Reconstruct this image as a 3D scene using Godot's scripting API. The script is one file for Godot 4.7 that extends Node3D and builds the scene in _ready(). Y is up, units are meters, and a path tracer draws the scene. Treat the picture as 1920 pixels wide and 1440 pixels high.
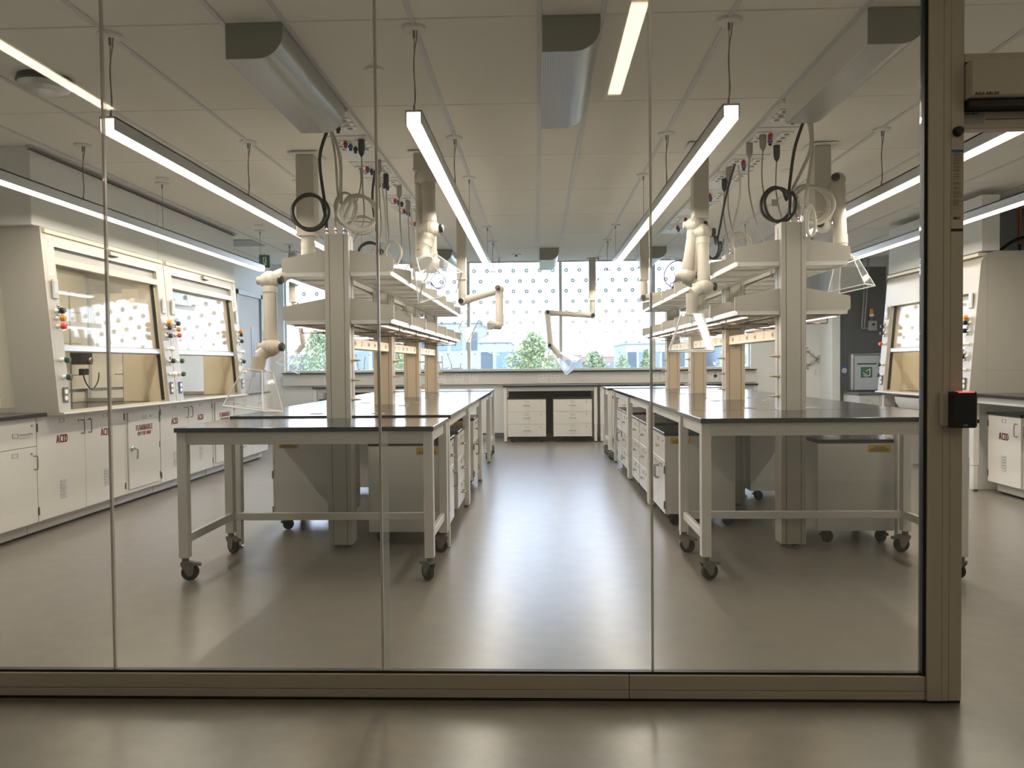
extends Node3D
# Glass-walled teaching laboratory seen from the corridor. Units are metres, y is up, the camera stands in the corridor at z = 0
# and looks along -z through the glass partition at z = -2.87. Room axes: benches run along z.

const CEIL := 2.925
const WARM := Color(1.0, 0.955, 0.885)
const ORD := ["first", "second", "third", "fourth", "fifth", "sixth", "seventh", "eighth", "ninth", "tenth"]
const ROW := ["row by flammable cabinets", "row by the doorway"]

var M := {}
var used := {}
var kept := {}
var rng := RandomNumberGenerator.new()


# ---------------------------------------------------------------- mesh collector
class MB:
	var v := PackedVector3Array()
	var n := PackedVector3Array()
	var t := PackedVector2Array()

	func tri(a: Vector3, b: Vector3, c: Vector3, na: Vector3, nb: Vector3, nc: Vector3, ua := Vector2.ZERO, ub := Vector2.ZERO, uc := Vector2.ZERO) -> void:
		if (c - a).cross(b - a).dot(na + nb + nc) < 0.0:
			v.append_array([a, c, b]); n.append_array([na, nc, nb]); t.append_array([ua, uc, ub])
		else:
			v.append_array([a, b, c]); n.append_array([na, nb, nc]); t.append_array([ua, ub, uc])

	func quad(a: Vector3, b: Vector3, c: Vector3, d: Vector3, nn: Vector3) -> void:
		# corners in order: lower left, lower right, upper right, upper left of the printed side
		tri(a, b, c, nn, nn, nn, Vector2(0, 1), Vector2(1, 1), Vector2(1, 0))
		tri(a, c, d, nn, nn, nn, Vector2(0, 1), Vector2(1, 0), Vector2(0, 0))

	func box(c: Vector3, s: Vector3, bev := 0.0, bs := Basis.IDENTITY) -> void:
		var h := s.abs() * 0.5
		var b: float = minf(bev, minf(h.x, minf(h.y, h.z)) * 0.9)
		for i in 3:
			var j := (i + 1) % 3
			var k := (i + 2) % 3
			for si in [-1.0, 1.0]:
				var nn := Vector3.ZERO
				nn[i] = si
				var p := []
				for q in [[-1, -1], [1, -1], [1, 1], [-1, 1]]:
					var w := Vector3.ZERO
					w[i] = si * h[i]
					w[j] = q[0] * (h[j] - b)
					w[k] = q[1] * (h[k] - b)
					p.append(c + bs * w)
				quad(p[0], p[1], p[2], p[3], bs * nn)
				if b <= 0.0:
					continue
				for sj in [-1.0, 1.0]:
					var e := []
					for sk in [-1.0, 1.0]:
						var w1 := Vector3.ZERO
						w1[i] = si * h[i]; w1[j] = sj * (h[j] - b); w1[k] = sk * (h[k] - b)
						var w2 := Vector3.ZERO
						w2[i] = si * (h[i] - b); w2[j] = sj * h[j]; w2[k] = sk * (h[k] - b)
						e.append(c + bs * w1); e.append(c + bs * w2)
					var en := Vector3.ZERO
					en[i] = si; en[j] = sj
					quad(e[0], e[1], e[3], e[2], bs * en.normalized())
		if b > 0.0:
			for sx in [-1.0, 1.0]:
				for sy in [-1.0, 1.0]:
					for sz in [-1.0, 1.0]:
						var nn2 := bs * Vector3(sx, sy, sz).normalized()
						tri(c + bs * Vector3(sx * h.x, sy * (h.y - b), sz * (h.z - b)), c + bs * Vector3(sx * (h.x - b), sy * h.y, sz * (h.z - b)), c + bs * Vector3(sx * (h.x - b), sy * (h.y - b), sz * h.z), nn2, nn2, nn2)

	# box from its two opposite corners
	func bb(a: Vector3, b: Vector3, bev := 0.0) -> void:
		box((a + b) * 0.5, (b - a).abs(), bev)

	func side(d: Vector3) -> Vector3:
		return (d.cross(Vector3.UP) if absf(d.y) < 0.9 else d.cross(Vector3.RIGHT)).normalized()

	func cyl(a: Vector3, b: Vector3, ra: float, rb := -1.0, seg := 14, caps := true) -> void:
		if rb < 0.0:
			rb = ra
		var d := (b - a).normalized()
		var x := side(d)
		var y := d.cross(x)
		var slope := (ra - rb) / maxf(a.distance_to(b), 1e-6)
		for i in seg:
			var t0 := TAU * i / seg
			var t1 := TAU * (i + 1) / seg
			var r0 := x * cos(t0) + y * sin(t0)
			var r1 := x * cos(t1) + y * sin(t1)
			var n0 := (r0 + d * slope).normalized()
			var n1 := (r1 + d * slope).normalized()
			if ra > 0.0:
				tri(a + r0 * ra, a + r1 * ra, b + r1 * rb, n0, n1, n1)
			if rb > 0.0:
				tri(a + r0 * ra, b + r1 * rb, b + r0 * rb, n0, n1, n0)
			if caps:
				if ra > 0.0:
					tri(a, a + r0 * ra, a + r1 * ra, -d, -d, -d)
				if rb > 0.0:
					tri(b, b + r0 * rb, b + r1 * rb, d, d, d)

	func lathe(pr: Array, o: Vector3, d: Vector3, seg := 16) -> void:
		for i in pr.size() - 1:
			var p: Vector2 = pr[i]
			var q: Vector2 = pr[i + 1]
			if p.distance_to(q) > 1e-6:
				if absf(p.y - q.y) < 1e-5:
					ring(o + d * p.y, d * (1.0 if q.x < p.x else -1.0), p.x, q.x, seg)
				else:
					cyl(o + d * p.y, o + d * q.y, p.x, q.x, seg, false)

	func ring(c: Vector3, nn: Vector3, r0: float, r1: float, seg := 16) -> void:
		var x := side(nn)
		var y := nn.cross(x)
		for i in seg:
			var a := x * cos(TAU * i / seg) + y * sin(TAU * i / seg)
			var b := x * cos(TAU * (i + 1) / seg) + y * sin(TAU * (i + 1) / seg)
			tri(c + a * r0, c + b * r0, c + b * r1, nn, nn, nn)
			tri(c + a * r0, c + b * r1, c + a * r1, nn, nn, nn)

	func ball(c: Vector3, r: float, seg := 14, rings := 8, stretch := Vector3.ONE) -> void:
		for i in rings:
			for j in seg:
				var q := []
				for e in [[i, j], [i + 1, j], [i + 1, j + 1], [i, j + 1]]:
					var la: float = PI * e[0] / rings
					var lo: float = TAU * e[1] / seg
					q.append(Vector3(sin(la) * cos(lo), cos(la), sin(la) * sin(lo)))
				if i > 0:
					tri(c + q[0] * stretch * r, c + q[1] * stretch * r, c + q[3] * stretch * r, q[0], q[1], q[3])
				if i < rings - 1:
					tri(c + q[1] * stretch * r, c + q[2] * stretch * r, c + q[3] * stretch * r, q[1], q[2], q[3])

	func tube(p: Array, r: float, seg := 8, caps := true) -> void:
		var x := Vector3.ZERO
		var frames := []
		for i in p.size():
			var d: Vector3 = ((p[mini(i + 1, p.size() - 1)] as Vector3) - (p[maxi(i - 1, 0)] as Vector3)).normalized()
			x = side(d) if i == 0 else (x - d * x.dot(d)).normalized()
			frames.append([x, d.cross(x), d])
		for i in p.size() - 1:
			var a: Vector3 = p[i]
			var b: Vector3 = p[i + 1]
			for j in seg:
				var t0 := TAU * j / seg
				var t1 := TAU * (j + 1) / seg
				var a0: Vector3 = frames[i][0] * cos(t0) + frames[i][1] * sin(t0)
				var a1: Vector3 = frames[i][0] * cos(t1) + frames[i][1] * sin(t1)
				var b0: Vector3 = frames[i + 1][0] * cos(t0) + frames[i + 1][1] * sin(t0)
				var b1: Vector3 = frames[i + 1][0] * cos(t1) + frames[i + 1][1] * sin(t1)
				tri(a + a0 * r, a + a1 * r, b + b1 * r, a0, a1, b1)
				tri(a + a0 * r, b + b1 * r, b + b0 * r, a0, b1, b0)
				if caps and i == 0:
					tri(a, a + a0 * r, a + a1 * r, -frames[0][2], -frames[0][2], -frames[0][2])
				if caps and i == p.size() - 2:
					tri(b, b + b0 * r, b + b1 * r, frames[i + 1][2], frames[i + 1][2], frames[i + 1][2])

	# outline in two axes, drawn out along the third: 0 takes (z, y) along x, 1 takes (x, z) along y, 2 takes (x, y) along z
	func at3(p: Vector2, ax: int, w: float) -> Vector3:
		return Vector3(w, p.y, p.x) if ax == 0 else Vector3(p.x, w, p.y) if ax == 1 else Vector3(p.x, p.y, w)

	func prism(pl: PackedVector2Array, ax: int, lo: float, hi: float, smooth := 0.86) -> void:
		var cw := 1.0 if Geometry2D.is_polygon_clockwise(pl) else -1.0
		var m := pl.size()
		var en := []
		for i in m:
			var e := (pl[(i + 1) % m] - pl[i]).normalized()
			en.append(Vector2(-e.y, e.x) * cw)
		var axis := at3(Vector2.ZERO, ax, 1.0)
		var idx := Geometry2D.triangulate_polygon(pl)
		for i in idx.size() / 3:
			for w in [lo, hi]:
				var nn: Vector3 = axis * (1.0 if w == maxf(lo, hi) else -1.0)
				tri(at3(pl[idx[i * 3]], ax, w), at3(pl[idx[i * 3 + 1]], ax, w), at3(pl[idx[i * 3 + 2]], ax, w), nn, nn, nn)
		# the outward side of an edge is checked against the outline itself
		var test := (pl[0] + pl[1]) * 0.5 + (en[0] as Vector2) * 0.0005
		var turn := -1.0 if Geometry2D.is_point_in_polygon(test, pl) else 1.0
		for i in m:
			var e0: Vector2 = en[i] * turn
			var ep: Vector2 = en[(i + m - 1) % m] * turn
			var ex: Vector2 = en[(i + 1) % m] * turn
			var na := at3((e0 + ep).normalized() if e0.dot(ep) > smooth else e0, ax, 0.0)
			var nb := at3((e0 + ex).normalized() if e0.dot(ex) > smooth else e0, ax, 0.0)
			var a := at3(pl[i], ax, lo)
			var b := at3(pl[(i + 1) % m], ax, lo)
			var c := at3(pl[(i + 1) % m], ax, hi)
			var d := at3(pl[i], ax, hi)
			tri(a, b, c, na, nb, nb)
			tri(a, c, d, na, nb, na)

	func mesh() -> ArrayMesh:
		var a := []
		a.resize(Mesh.ARRAY_MAX)
		a[Mesh.ARRAY_VERTEX] = v
		a[Mesh.ARRAY_NORMAL] = n
		a[Mesh.ARRAY_TEX_UV] = t
		var m := ArrayMesh.new()
		m.add_surface_from_arrays(Mesh.PRIMITIVE_TRIANGLES, a)
		return m


# ---------------------------------------------------------------- nodes
func numbered(called: String) -> String:
	var k: int = used.get(called, 0)
	used[called] = k + 1
	return called if k == 0 else "%s_%03d" % [called, k]


func part(parent: Node, called: String, shape, material: Material, label := "") -> MeshInstance3D:
	var o := MeshInstance3D.new()
	o.name = called
	o.mesh = shape.mesh() if shape is MB else shape
	o.material_override = material
	parent.add_child(o, true)
	if label:
		o.set_meta("label", label)
	return o


func tag(o: Node, label: String, category: String, group := "") -> void:
	o.set_meta("label", label)
	o.set_meta("category", category)
	if group:
		o.set_meta("group", group)


func thing(called: String, label: String, category: String, at := Vector3.ZERO, turn := 0.0, group := "") -> Node3D:
	var o := Node3D.new()
	o.name = numbered(called)
	add_child(o)
	o.position = at
	o.rotation.y = turn
	tag(o, label, category, group)
	return o


func solo(called: String, shape, material: Material, label: String, category: String, group := "") -> MeshInstance3D:
	var o := part(self, numbered(called), shape, material)
	tag(o, label, category, group)
	return o


func copy_of(root: Node3D, called: String, label: String, at: Vector3, turn := 0.0, group := "") -> Node3D:
	var o: Node3D = root.duplicate()
	o.name = numbered(called)
	add_child(o)
	o.position = at
	o.rotation.y = turn
	o.set_meta("label", label)
	if group:
		o.set_meta("group", group)
	return o


func setting(called: String) -> Node3D:
	var o := Node3D.new()
	o.name = called
	add_child(o)
	o.set_meta("kind", "structure")
	return o


func struct(called: String, shape, material: Material) -> MeshInstance3D:
	var o := part(self, called, shape, material)
	o.set_meta("kind", "structure")
	return o


func b3(a: Vector3, b: Vector3, bev := 0.0) -> MB:
	var m := MB.new()
	m.bb(a, b, bev)
	return m


func keep(key: String, f: Callable) -> Mesh:
	if not kept.has(key):
		var m := MB.new()
		f.call(m)
		kept[key] = m.mesh()
	return kept[key]


func area(parent: Node, at: Vector3, size: Vector2, energy: float, colour: Color, turn := Vector3(-PI / 2, 0, 0)) -> void:
	var l := AreaLight3D.new()
	l.name = "lamp"
	parent.add_child(l, true)
	l.position = at
	l.rotation = turn
	l.area_size = size
	l.area_range = 20.0
	l.light_energy = energy
	l.light_color = colour
	l.shadow_enabled = true


func words(text: String, height: float, depth := 0.001, mono := false) -> TextMesh:
	var tm := TextMesh.new()
	var f := SystemFont.new()
	f.font_names = PackedStringArray(["Droid Sans Mono" if mono else "Droid Sans"])
	f.font_weight = 700
	tm.font = f
	tm.text = text
	tm.font_size = 64
	tm.pixel_size = height / 46.0
	tm.depth = depth
	return tm


# heavy lettering: the same letters laid side by side by a hair
func heavy(text: String, height: float, by: float) -> ArrayMesh:
	var a: Array = words(text, height).get_mesh_arrays()
	var m := MB.new()
	var idx: PackedInt32Array = a[Mesh.ARRAY_INDEX]
	var vs: PackedVector3Array = a[Mesh.ARRAY_VERTEX]
	var ns: PackedVector3Array = a[Mesh.ARRAY_NORMAL]
	for d in [-by, 0.0, by]:
		var o := Vector3(d, 0, absf(d) * 0.01)
		for i in idx.size() / 3:
			m.tri(vs[idx[i * 3]] + o, vs[idx[i * 3 + 1]] + o, vs[idx[i * 3 + 2]] + o, ns[idx[i * 3]], ns[idx[i * 3 + 1]], ns[idx[i * 3 + 2]])
	return m.mesh()


# a smooth line through given points
func flow(p: Array, steps := 8) -> Array:
	var out := []
	for i in p.size() - 1:
		var a: Vector3 = p[maxi(i - 1, 0)]
		var b: Vector3 = p[i]
		var c: Vector3 = p[i + 1]
		var d: Vector3 = p[mini(i + 2, p.size() - 1)]
		for k in steps:
			out.append(b.cubic_interpolate(c, a, d, float(k) / steps))
	out.append(p[-1])
	return out


# ---------------------------------------------------------------- materials
func plain(key: String, hex: String, rough := 0.5, metal := 0.0, more := {}) -> StandardMaterial3D:
	var m := StandardMaterial3D.new()
	m.resource_name = key
	m.albedo_color = Color(hex)
	m.roughness = rough
	m.metallic = metal
	for k in more:
		m.set(k, more[k])
	M[key] = m
	return m


func speckle(freq: float, lo: Color, hi: Color, size := 512, octaves := 4, seed_ := 1, kind := FastNoiseLite.TYPE_SIMPLEX_SMOOTH) -> NoiseTexture2D:
	var f := FastNoiseLite.new()
	f.seed = seed_
	f.noise_type = kind
	f.frequency = freq
	f.fractal_octaves = octaves
	var t := NoiseTexture2D.new()
	t.width = size
	t.height = size
	t.seamless = true
	t.noise = f
	var g := Gradient.new()
	g.set_color(0, lo)
	g.set_color(1, hi)
	t.color_ramp = g
	return t


func clear(key: String, hex: String, alpha: float, rough := 0.02) -> StandardMaterial3D:
	var m := plain(key, hex, rough)
	m.transparency = BaseMaterial3D.TRANSPARENCY_ALPHA
	m.albedo_color.a = alpha
	return m


func glow(key: String, hex: String, energy: float) -> StandardMaterial3D:
	var m := plain(key, "f4f0e6", 0.5)
	m.emission_enabled = true
	m.emission = Color(hex)
	m.emission_energy_multiplier = energy
	return m


# small print: rows of dark dashes on paper, for stickers whose words are too small to read
func print_rows(key: String, paper: Color, ink: Color, rows: int, seed_: int, w := 128, h := 512) -> void:
	var r := RandomNumberGenerator.new()
	r.seed = seed_
	var im := Image.create(w, h, false, Image.FORMAT_RGB8)
	im.fill(paper)
	var step := h / rows
	for k in rows:
		if r.randf() < 0.16:
			continue
		var x := int(w * 0.1) if r.randf() < 0.6 else int(w * 0.18)
		var last := int(w * r.randf_range(0.6, 0.94))
		while x < last:
			var l := r.randi_range(3, 12)
			im.fill_rect(Rect2i(x, k * step + 1, mini(l, last - x), maxi(1, step / 2)), ink)
			x += l + 2
	var m := plain(key, "ffffff", 0.6)
	m.albedo_texture = ImageTexture.create_from_image(im)


func materials() -> void:
	# floor: mottled resilient sheet with fine brushed streaks, half gloss
	var fl := plain("floor", "ffffff", 1.0)
	fl.albedo_texture = speckle(0.012, Color("75716a"), Color("827d74"), 1024, 5, 3)
	fl.uv1_triplanar = true
	fl.uv1_world_triplanar = true
	fl.uv1_scale = Vector3(0.45, 0.45, 0.45)
	fl.roughness = 0.28
	fl.detail_enabled = true
	fl.detail_blend_mode = BaseMaterial3D.BLEND_MODE_MUL
	fl.detail_uv_layer = BaseMaterial3D.DETAIL_UV_1
	fl.detail_albedo = speckle(0.09, Color(0.965, 0.965, 0.96), Color(1, 1, 1), 512, 3, 12)
	var ti := plain("tile", "ffffff", 0.95)
	ti.albedo_texture = speckle(0.25, Color("e6e3db"), Color("eeebe4"), 256, 3, 5)
	ti.uv1_triplanar = true
	ti.uv1_world_triplanar = true
	ti.uv1_scale = Vector3(1.6, 1.6, 1.6)
	plain("rail", "c9cbcd", 0.45)
	plain("plenum", "3a3834", 0.9)
	plain("white", "d9d8d3", 0.38)
	plain("cabinet", "cfcec9", 0.3)
	plain("steel_white", "d0cfca", 0.42)
	plain("column", "aeaba2", 0.42)
	plain("wall", "e0e2e0", 0.8)
	plain("dark_wall", "4a4f55", 0.75)
	plain("liner", "e0d8c2", 0.5)
	plain("hood_white", "aeaaa1", 0.35)
	plain("hood_beige", "bdb29d", 0.4)
	plain("hood_grey", "9b9a95", 0.5)
	var ep := plain("epoxy", "232325", 0.16)
	ep.roughness = 0.16
	ep.uv1_triplanar = true
	ep.uv1_world_triplanar = true
	plain("black", "101011", 0.45)
	plain("rubber", "232322", 0.7)
	plain("caster_grey", "6b6a62", 0.55)
	plain("wheel_core", "3a3936", 0.5)
	plain("chrome", "c9c9c9", 0.18, 1.0)
	plain("nickel", "8d8a83", 0.32, 0.9)
	plain("alu", "c4c6c8", 0.32, 0.7)
	plain("steel", "b9bcc0", 0.28, 0.85)
	plain("duct", "a5a9ab", 0.4, 0.6)
	plain("groove", "55534d", 0.8)
	plain("frame", "b6ac9c", 0.42)
	plain("frame_grey", "8b8f92", 0.4)
	plain("mullion", "cfcfc8", 0.4)
	plain("gasket", "0b0b0b", 0.5)
	plain("silicone", "c9c3ba", 0.3).transparency = BaseMaterial3D.TRANSPARENCY_ALPHA
	M.silicone.albedo_color.a = 0.75
	clear("glass", "eef4f0", 0.02)
	clear("hood_glass", "dfe8e4", 0.06).metallic_specular = 0.42
	clear("acrylic", "f2f6f8", 0.10, 0.05)
	plain("acrylic_edge", "e6ecee", 0.35).transparency = BaseMaterial3D.TRANSPARENCY_ALPHA
	M.acrylic_edge.albedo_color.a = 0.7
	plain("frit", "c4e6ec", 0.6).transparency = BaseMaterial3D.TRANSPARENCY_ALPHA
	M.frit.albedo_color.a = 0.97
	plain("edge_film", "dfe2e0", 0.3).transparency = BaseMaterial3D.TRANSPARENCY_ALPHA
	M.edge_film.albedo_color.a = 0.3
	plain("arm", "bdb8ad", 0.4)
	plain("knob_black", "17181a", 0.4)
	plain("hose_white", "cfcbc0", 0.45)
	plain("cord_grey", "a9a69c", 0.5)
	plain("red", "b3202a", 0.4)
	plain("orange_red", "d8482a", 0.35)
	plain("amber", "d98a1c", 0.3)
	plain("yellow_label", "c8a63a", 0.5)
	plain("deep_green", "1f4a39", 0.35)
	plain("sign_green", "2a6a4c", 0.5)
	plain("blue", "2a4fa0", 0.45)
	plain("purple", "5b4a96", 0.5)
	plain("nozzle", "c6b79d", 0.4)
	plain("paper", "e9e6dc", 0.7)
	plain("ink", "2b2622", 0.7)
	plain("letter_red", "a81f34", 0.5)
	plain("copper", "b8683c", 0.3, 0.9)
	plain("copper_dark", "4a3026", 0.5, 0.4)
	plain("display", "9aa0a8", 0.15)
	plain("print_white", "f2f2ee", 0.5)
	plain("baseboard", "5d6062", 0.6)
	plain("worktop_grey", "54575c", 0.3)
	# perforated sheet of the air diffusers
	var im := Image.create(64, 64, false, Image.FORMAT_RGB8)
	im.fill(Color("b4b5b3"))
	for i in 4:
		for j in 4:
			for x in 16:
				for y in 16:
					if Vector2(x - 7.5, y - 7.5).length() < 4.0:
						im.set_pixel(i * 16 + x, (j * 16 + y + (8 if i % 2 else 0)) % 64, Color("6d6f6c"))
	var pf := plain("perforated", "ffffff", 0.3, 0.55)
	pf.albedo_texture = ImageTexture.create_from_image(im)
	pf.uv1_triplanar = true
	pf.uv1_scale = Vector3(22, 22, 22)
	plain("diffuser_cap", "8d9084", 0.45, 0.3)
	glow("lamp_warm", "fff1d8", 2.6)
	glow("lamp_corridor", "fff0c4", 4.0)
	glow("lamp_task", "ffe9cc", 2.4)
	glow("lamp_hood", "ffe8bd", 2.0)
	glow("led_red", "ff3038", 0.6)
	print_rows("print_post", Color("a89c86"), Color("4a4238"), 74, 5)
	print_rows("print_hood", Color("dcd6c6"), Color("6d675c"), 60, 8)
	# outdoors
	plain("lawn", "7d7f6c", 0.95)
	plain("street", "8e8e8c", 0.9)
	plain("tower_pale", "858f96", 0.7)
	plain("tower_white", "8f989c", 0.7)
	plain("tower_glass", "5c7280", 0.15)
	plain("tower_dark", "3c4c58", 0.4)
	plain("brick_far", "8a6f6a", 0.8)
	plain("bark", "6f5c4c", 0.9)
	for k in [["leaf_a", "8b946f"], ["leaf_b", "788568"], ["leaf_c", "a0957f"], ["leaf_d", "848f73"]]:
		plain(k[0], k[1], 0.7)
		M[k[0]].backlight_enabled = true
		M[k[0]].backlight = Color(0.35, 0.4, 0.22)


# ---------------------------------------------------------------- scene
func _ready() -> void:
	rng.seed = 77
	# camera
	var cam := Camera3D.new()
	cam.name = "camera"
	add_child(cam)
	cam.position = Vector3(0, 1.26, 0)
	cam.rotation = Vector3(deg_to_rad(-1.438), deg_to_rad(1.954), deg_to_rad(-0.542))
	cam.fov = 53.06
	cam.near = 0.05
	cam.far = 900.0
	cam.current = true
	# sky and exposure
	var sky_look := ProceduralSkyMaterial.new()
	sky_look.sky_top_color = Color(0.66, 0.8, 1.0)
	sky_look.sky_horizon_color = Color(0.94, 0.975, 1.0)
	sky_look.sky_curve = 0.22
	sky_look.ground_horizon_color = Color(0.8, 0.84, 0.86)
	sky_look.ground_bottom_color = Color(0.5, 0.5, 0.48)
	sky_look.energy_multiplier = 6.5
	var sky := Sky.new()
	sky.sky_material = sky_look
	var env := Environment.new()
	env.background_mode = Environment.BG_SKY
	env.sky = sky
	env.tonemap_mode = Environment.TONE_MAPPER_LINEAR
	env.tonemap_exposure = 1.2
	env.sdfgi_enabled = true
	env.ssao_enabled = true
	env.ssil_enabled = true
	var we := WorldEnvironment.new()
	we.name = "environment"
	we.environment = env
	add_child(we)
	# sun behind the building, over the photographer's shoulder
	var sun := DirectionalLight3D.new()
	sun.name = "sun"
	add_child(sun)
	sun.look_at_from_position(Vector3(14, 40, 26), Vector3(0, 0, -10))
	sun.light_energy = 1.6
	sun.light_color = Color(1.0, 0.95, 0.86)
	sun.light_angular_distance = 0.6
	sun.shadow_enabled = true
	materials()
	shell()
	partition()
	ceiling_lamps()
	air_diffusers()
	service_panels()
	bench_rows()
	extraction_arms()
	hoses()
	hood_bank()
	door_side_bank()
	far_end()
	outdoors()


func shell() -> void:
	# floor, walls and slabs
	struct("floor", b3(Vector3(-4.75, -0.12, -13.4), Vector3(6.2, 0.0, 2.6)), M.floor)
	struct("wall_left", b3(Vector3(-4.75, 0, -13.4), Vector3(-4.6, 3.5, 2.6)), M.wall)
	var wr := setting("wall_right")
	part(wr, "wall_panel", b3(Vector3(5.6, 0, -13.4), Vector3(5.75, 3.5, -2.95)), M.wall)
	part(wr, "wall_panel", b3(Vector3(6.05, 0, -2.95), Vector3(6.2, 3.5, 2.6)), M.wall)
	part(wr, "wall_panel", b3(Vector3(5.6, 0, -2.95), Vector3(6.2, 3.5, -2.8)), M.wall)
	struct("wall_back", b3(Vector3(-4.75, 0, 2.45), Vector3(6.2, 3.5, 2.6)), M.wall)
	struct("wall_roof", b3(Vector3(-4.75, 3.35, -13.4), Vector3(6.2, 3.5, 2.6)), M.wall)
	# suspended ceiling: square-edged tiles hung between flat rails, dark joints between tile ends
	var ce := setting("ceiling")
	part(ce, "plenum_panel", b3(Vector3(-4.6, 2.955, -12.45), Vector3(5.6, 2.99, -2.8)), M.plenum)
	part(ce, "edge_trim", b3(Vector3(-4.6, 2.905, -12.47), Vector3(5.6, 3.35, -12.44)), M.white)
	var rails := []
	for k in range(-4, 5):
		var o: float = 0.02 + 1.53 * k
		for x in [o, o + 0.303, o + 0.917]:
			if x > -4.55 and x < 5.55:
				rails.append(x)
	rails.sort()
	for x in rails:
		part(ce, "grid_rail", keep("rail_long", func(m): m.bb(Vector3(-0.013, 0, -12.44), Vector3(0.013, 0.02, -2.8))), M.rail).position = Vector3(x, CEIL - 0.006, 0)
	var edges: Array = [-4.6] + rails + [5.6]
	for i in edges.size() - 1:
		var w: float = edges[i + 1] - edges[i]
		if w < 0.12:
			continue
		for k in range(-1, 8):
			var z0: float = -3.72 - 1.222 * k
			var len: float = 1.222
			if k == -1:
				z0 = -2.8
				len = 0.92
			elif k == 7:
				len = 0.17
			var key := "tile_%d_%d" % [roundi(w * 1000), roundi(len * 100)]
			part(ce, "ceiling_tile", keep(key, func(m): m.bb(Vector3(0.004, 0, -len + 0.004), Vector3(w - 0.004, 0.018, -0.004), 0.003)), M.tile).position = Vector3(edges[i], CEIL, z0)
	# ceiling over the corridor, with two recessed lamps
	struct("ceiling_corridor", b3(Vector3(-4.6, 2.935, -2.79), Vector3(6.05, 2.975, 2.45)), M.tile)
	for a in [[0.485, -1.53, "nearer the door post", 0.3], [-2.74, -1.45, "over the cabinet side", 0.3], [3.55, -0.9, "before the doorway", 0.9], [5.1, 0.6, "at the far corridor wall", 0.9]]:
		var t := thing("recessed_lamp", "recessed linear lamp in corridor ceiling %s" % a[2], "lamp", Vector3(a[0], 2.935, a[1]), 0, "corridor lamps")
		part(t, "trim", b3(Vector3(-0.055, -0.006, -0.62), Vector3(0.055, 0, 0.62)), M.rail)
		part(t, "diffuser", b3(Vector3(-0.04, -0.010, -0.6), Vector3(0.04, -0.006, 0.6)), M.lamp_corridor)
		area(t, Vector3(0, -0.013, 0), Vector2(0.08, 1.2), a[3], Color(1.0, 0.94, 0.82))
	# boxed-in duct space over the fume hoods
	var bk := setting("wall_over_hoods")
	part(bk, "bulkhead_panel", b3(Vector3(-4.6, 2.345, -7.58), Vector3(-3.78, 2.925, -5.66), 0.004), M.wall)
	part(bk, "bulkhead_panel", b3(Vector3(-4.6, 2.345, -9.5), Vector3(-3.78, 2.925, -7.586), 0.004), M.wall)
	part(bk, "shadow_trim", b3(Vector3(-3.782, 2.895, -9.5), Vector3(-3.75, 2.9, -5.63)), M.groove)
	part(bk, "shadow_trim", b3(Vector3(-3.782, 2.915, -9.52), Vector3(-3.73, 2.92, -5.61)), M.rail)
	# round ceiling fittings
	for a in [["smoke_detector", -3.277, -6.68, "white round detector in ceiling above the hood-side lamp"], ["smoke_detector", -0.904, -4.33, "flat round ceiling cover above the folded extraction arm"], ["smoke_detector", -3.254, -8.96, "white round detector in ceiling near the exit sign"], ["smoke_detector", 2.175, -6.795, "small round ceiling cover beside the folded arm by doorway"]]:
		var m := MB.new()
		m.lathe([Vector2(0.0, 0.0), Vector2(0.05, 0.0), Vector2(0.055, 0.008), Vector2(0.055, 0.012)], Vector3(a[1], CEIL - 0.012, a[2]), Vector3.UP, 20)
		solo(a[0], m, M.white, a[3], "ceiling cover")
	var sp := thing("sprinkler_head", "small round sprinkler head in ceiling before the windows", "sprinkler", Vector3(-0.315, CEIL, -11.66))
	var sm := MB.new()
	sm.lathe([Vector2(0.0, -0.012), Vector2(0.07, -0.012), Vector2(0.075, -0.004), Vector2(0.075, 0)], Vector3.ZERO, Vector3.UP, 18)
	part(sp, "rosette", sm, M.white)
	var s2 := MB.new()
	s2.lathe([Vector2(0.0, -0.035), Vector2(0.03, -0.035), Vector2(0.012, -0.012)], Vector3.ZERO, Vector3.UP, 14)
	part(sp, "head", s2, M.nickel)
	# speaker-like dome behind the corridor reflection
	var dm := thing("ceiling_camera", "round dark-rimmed dome fitting under ceiling, top corner by cabinets", "dome fitting", Vector3(-2.81, CEIL, -4.36))
	var d1 := MB.new()
	d1.lathe([Vector2(0.14, 0.0), Vector2(0.15, -0.03), Vector2(0.14, -0.04)], Vector3.ZERO, Vector3.UP, 24)
	part(dm, "rim", d1, M.black)
	var d2 := MB.new()
	d2.lathe([Vector2(0.14, -0.04), Vector2(0.12, -0.065), Vector2(0.07, -0.08), Vector2(0.0, -0.085)], Vector3.ZERO, Vector3.UP, 24)
	part(dm, "dome", d2, M.alu)


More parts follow.
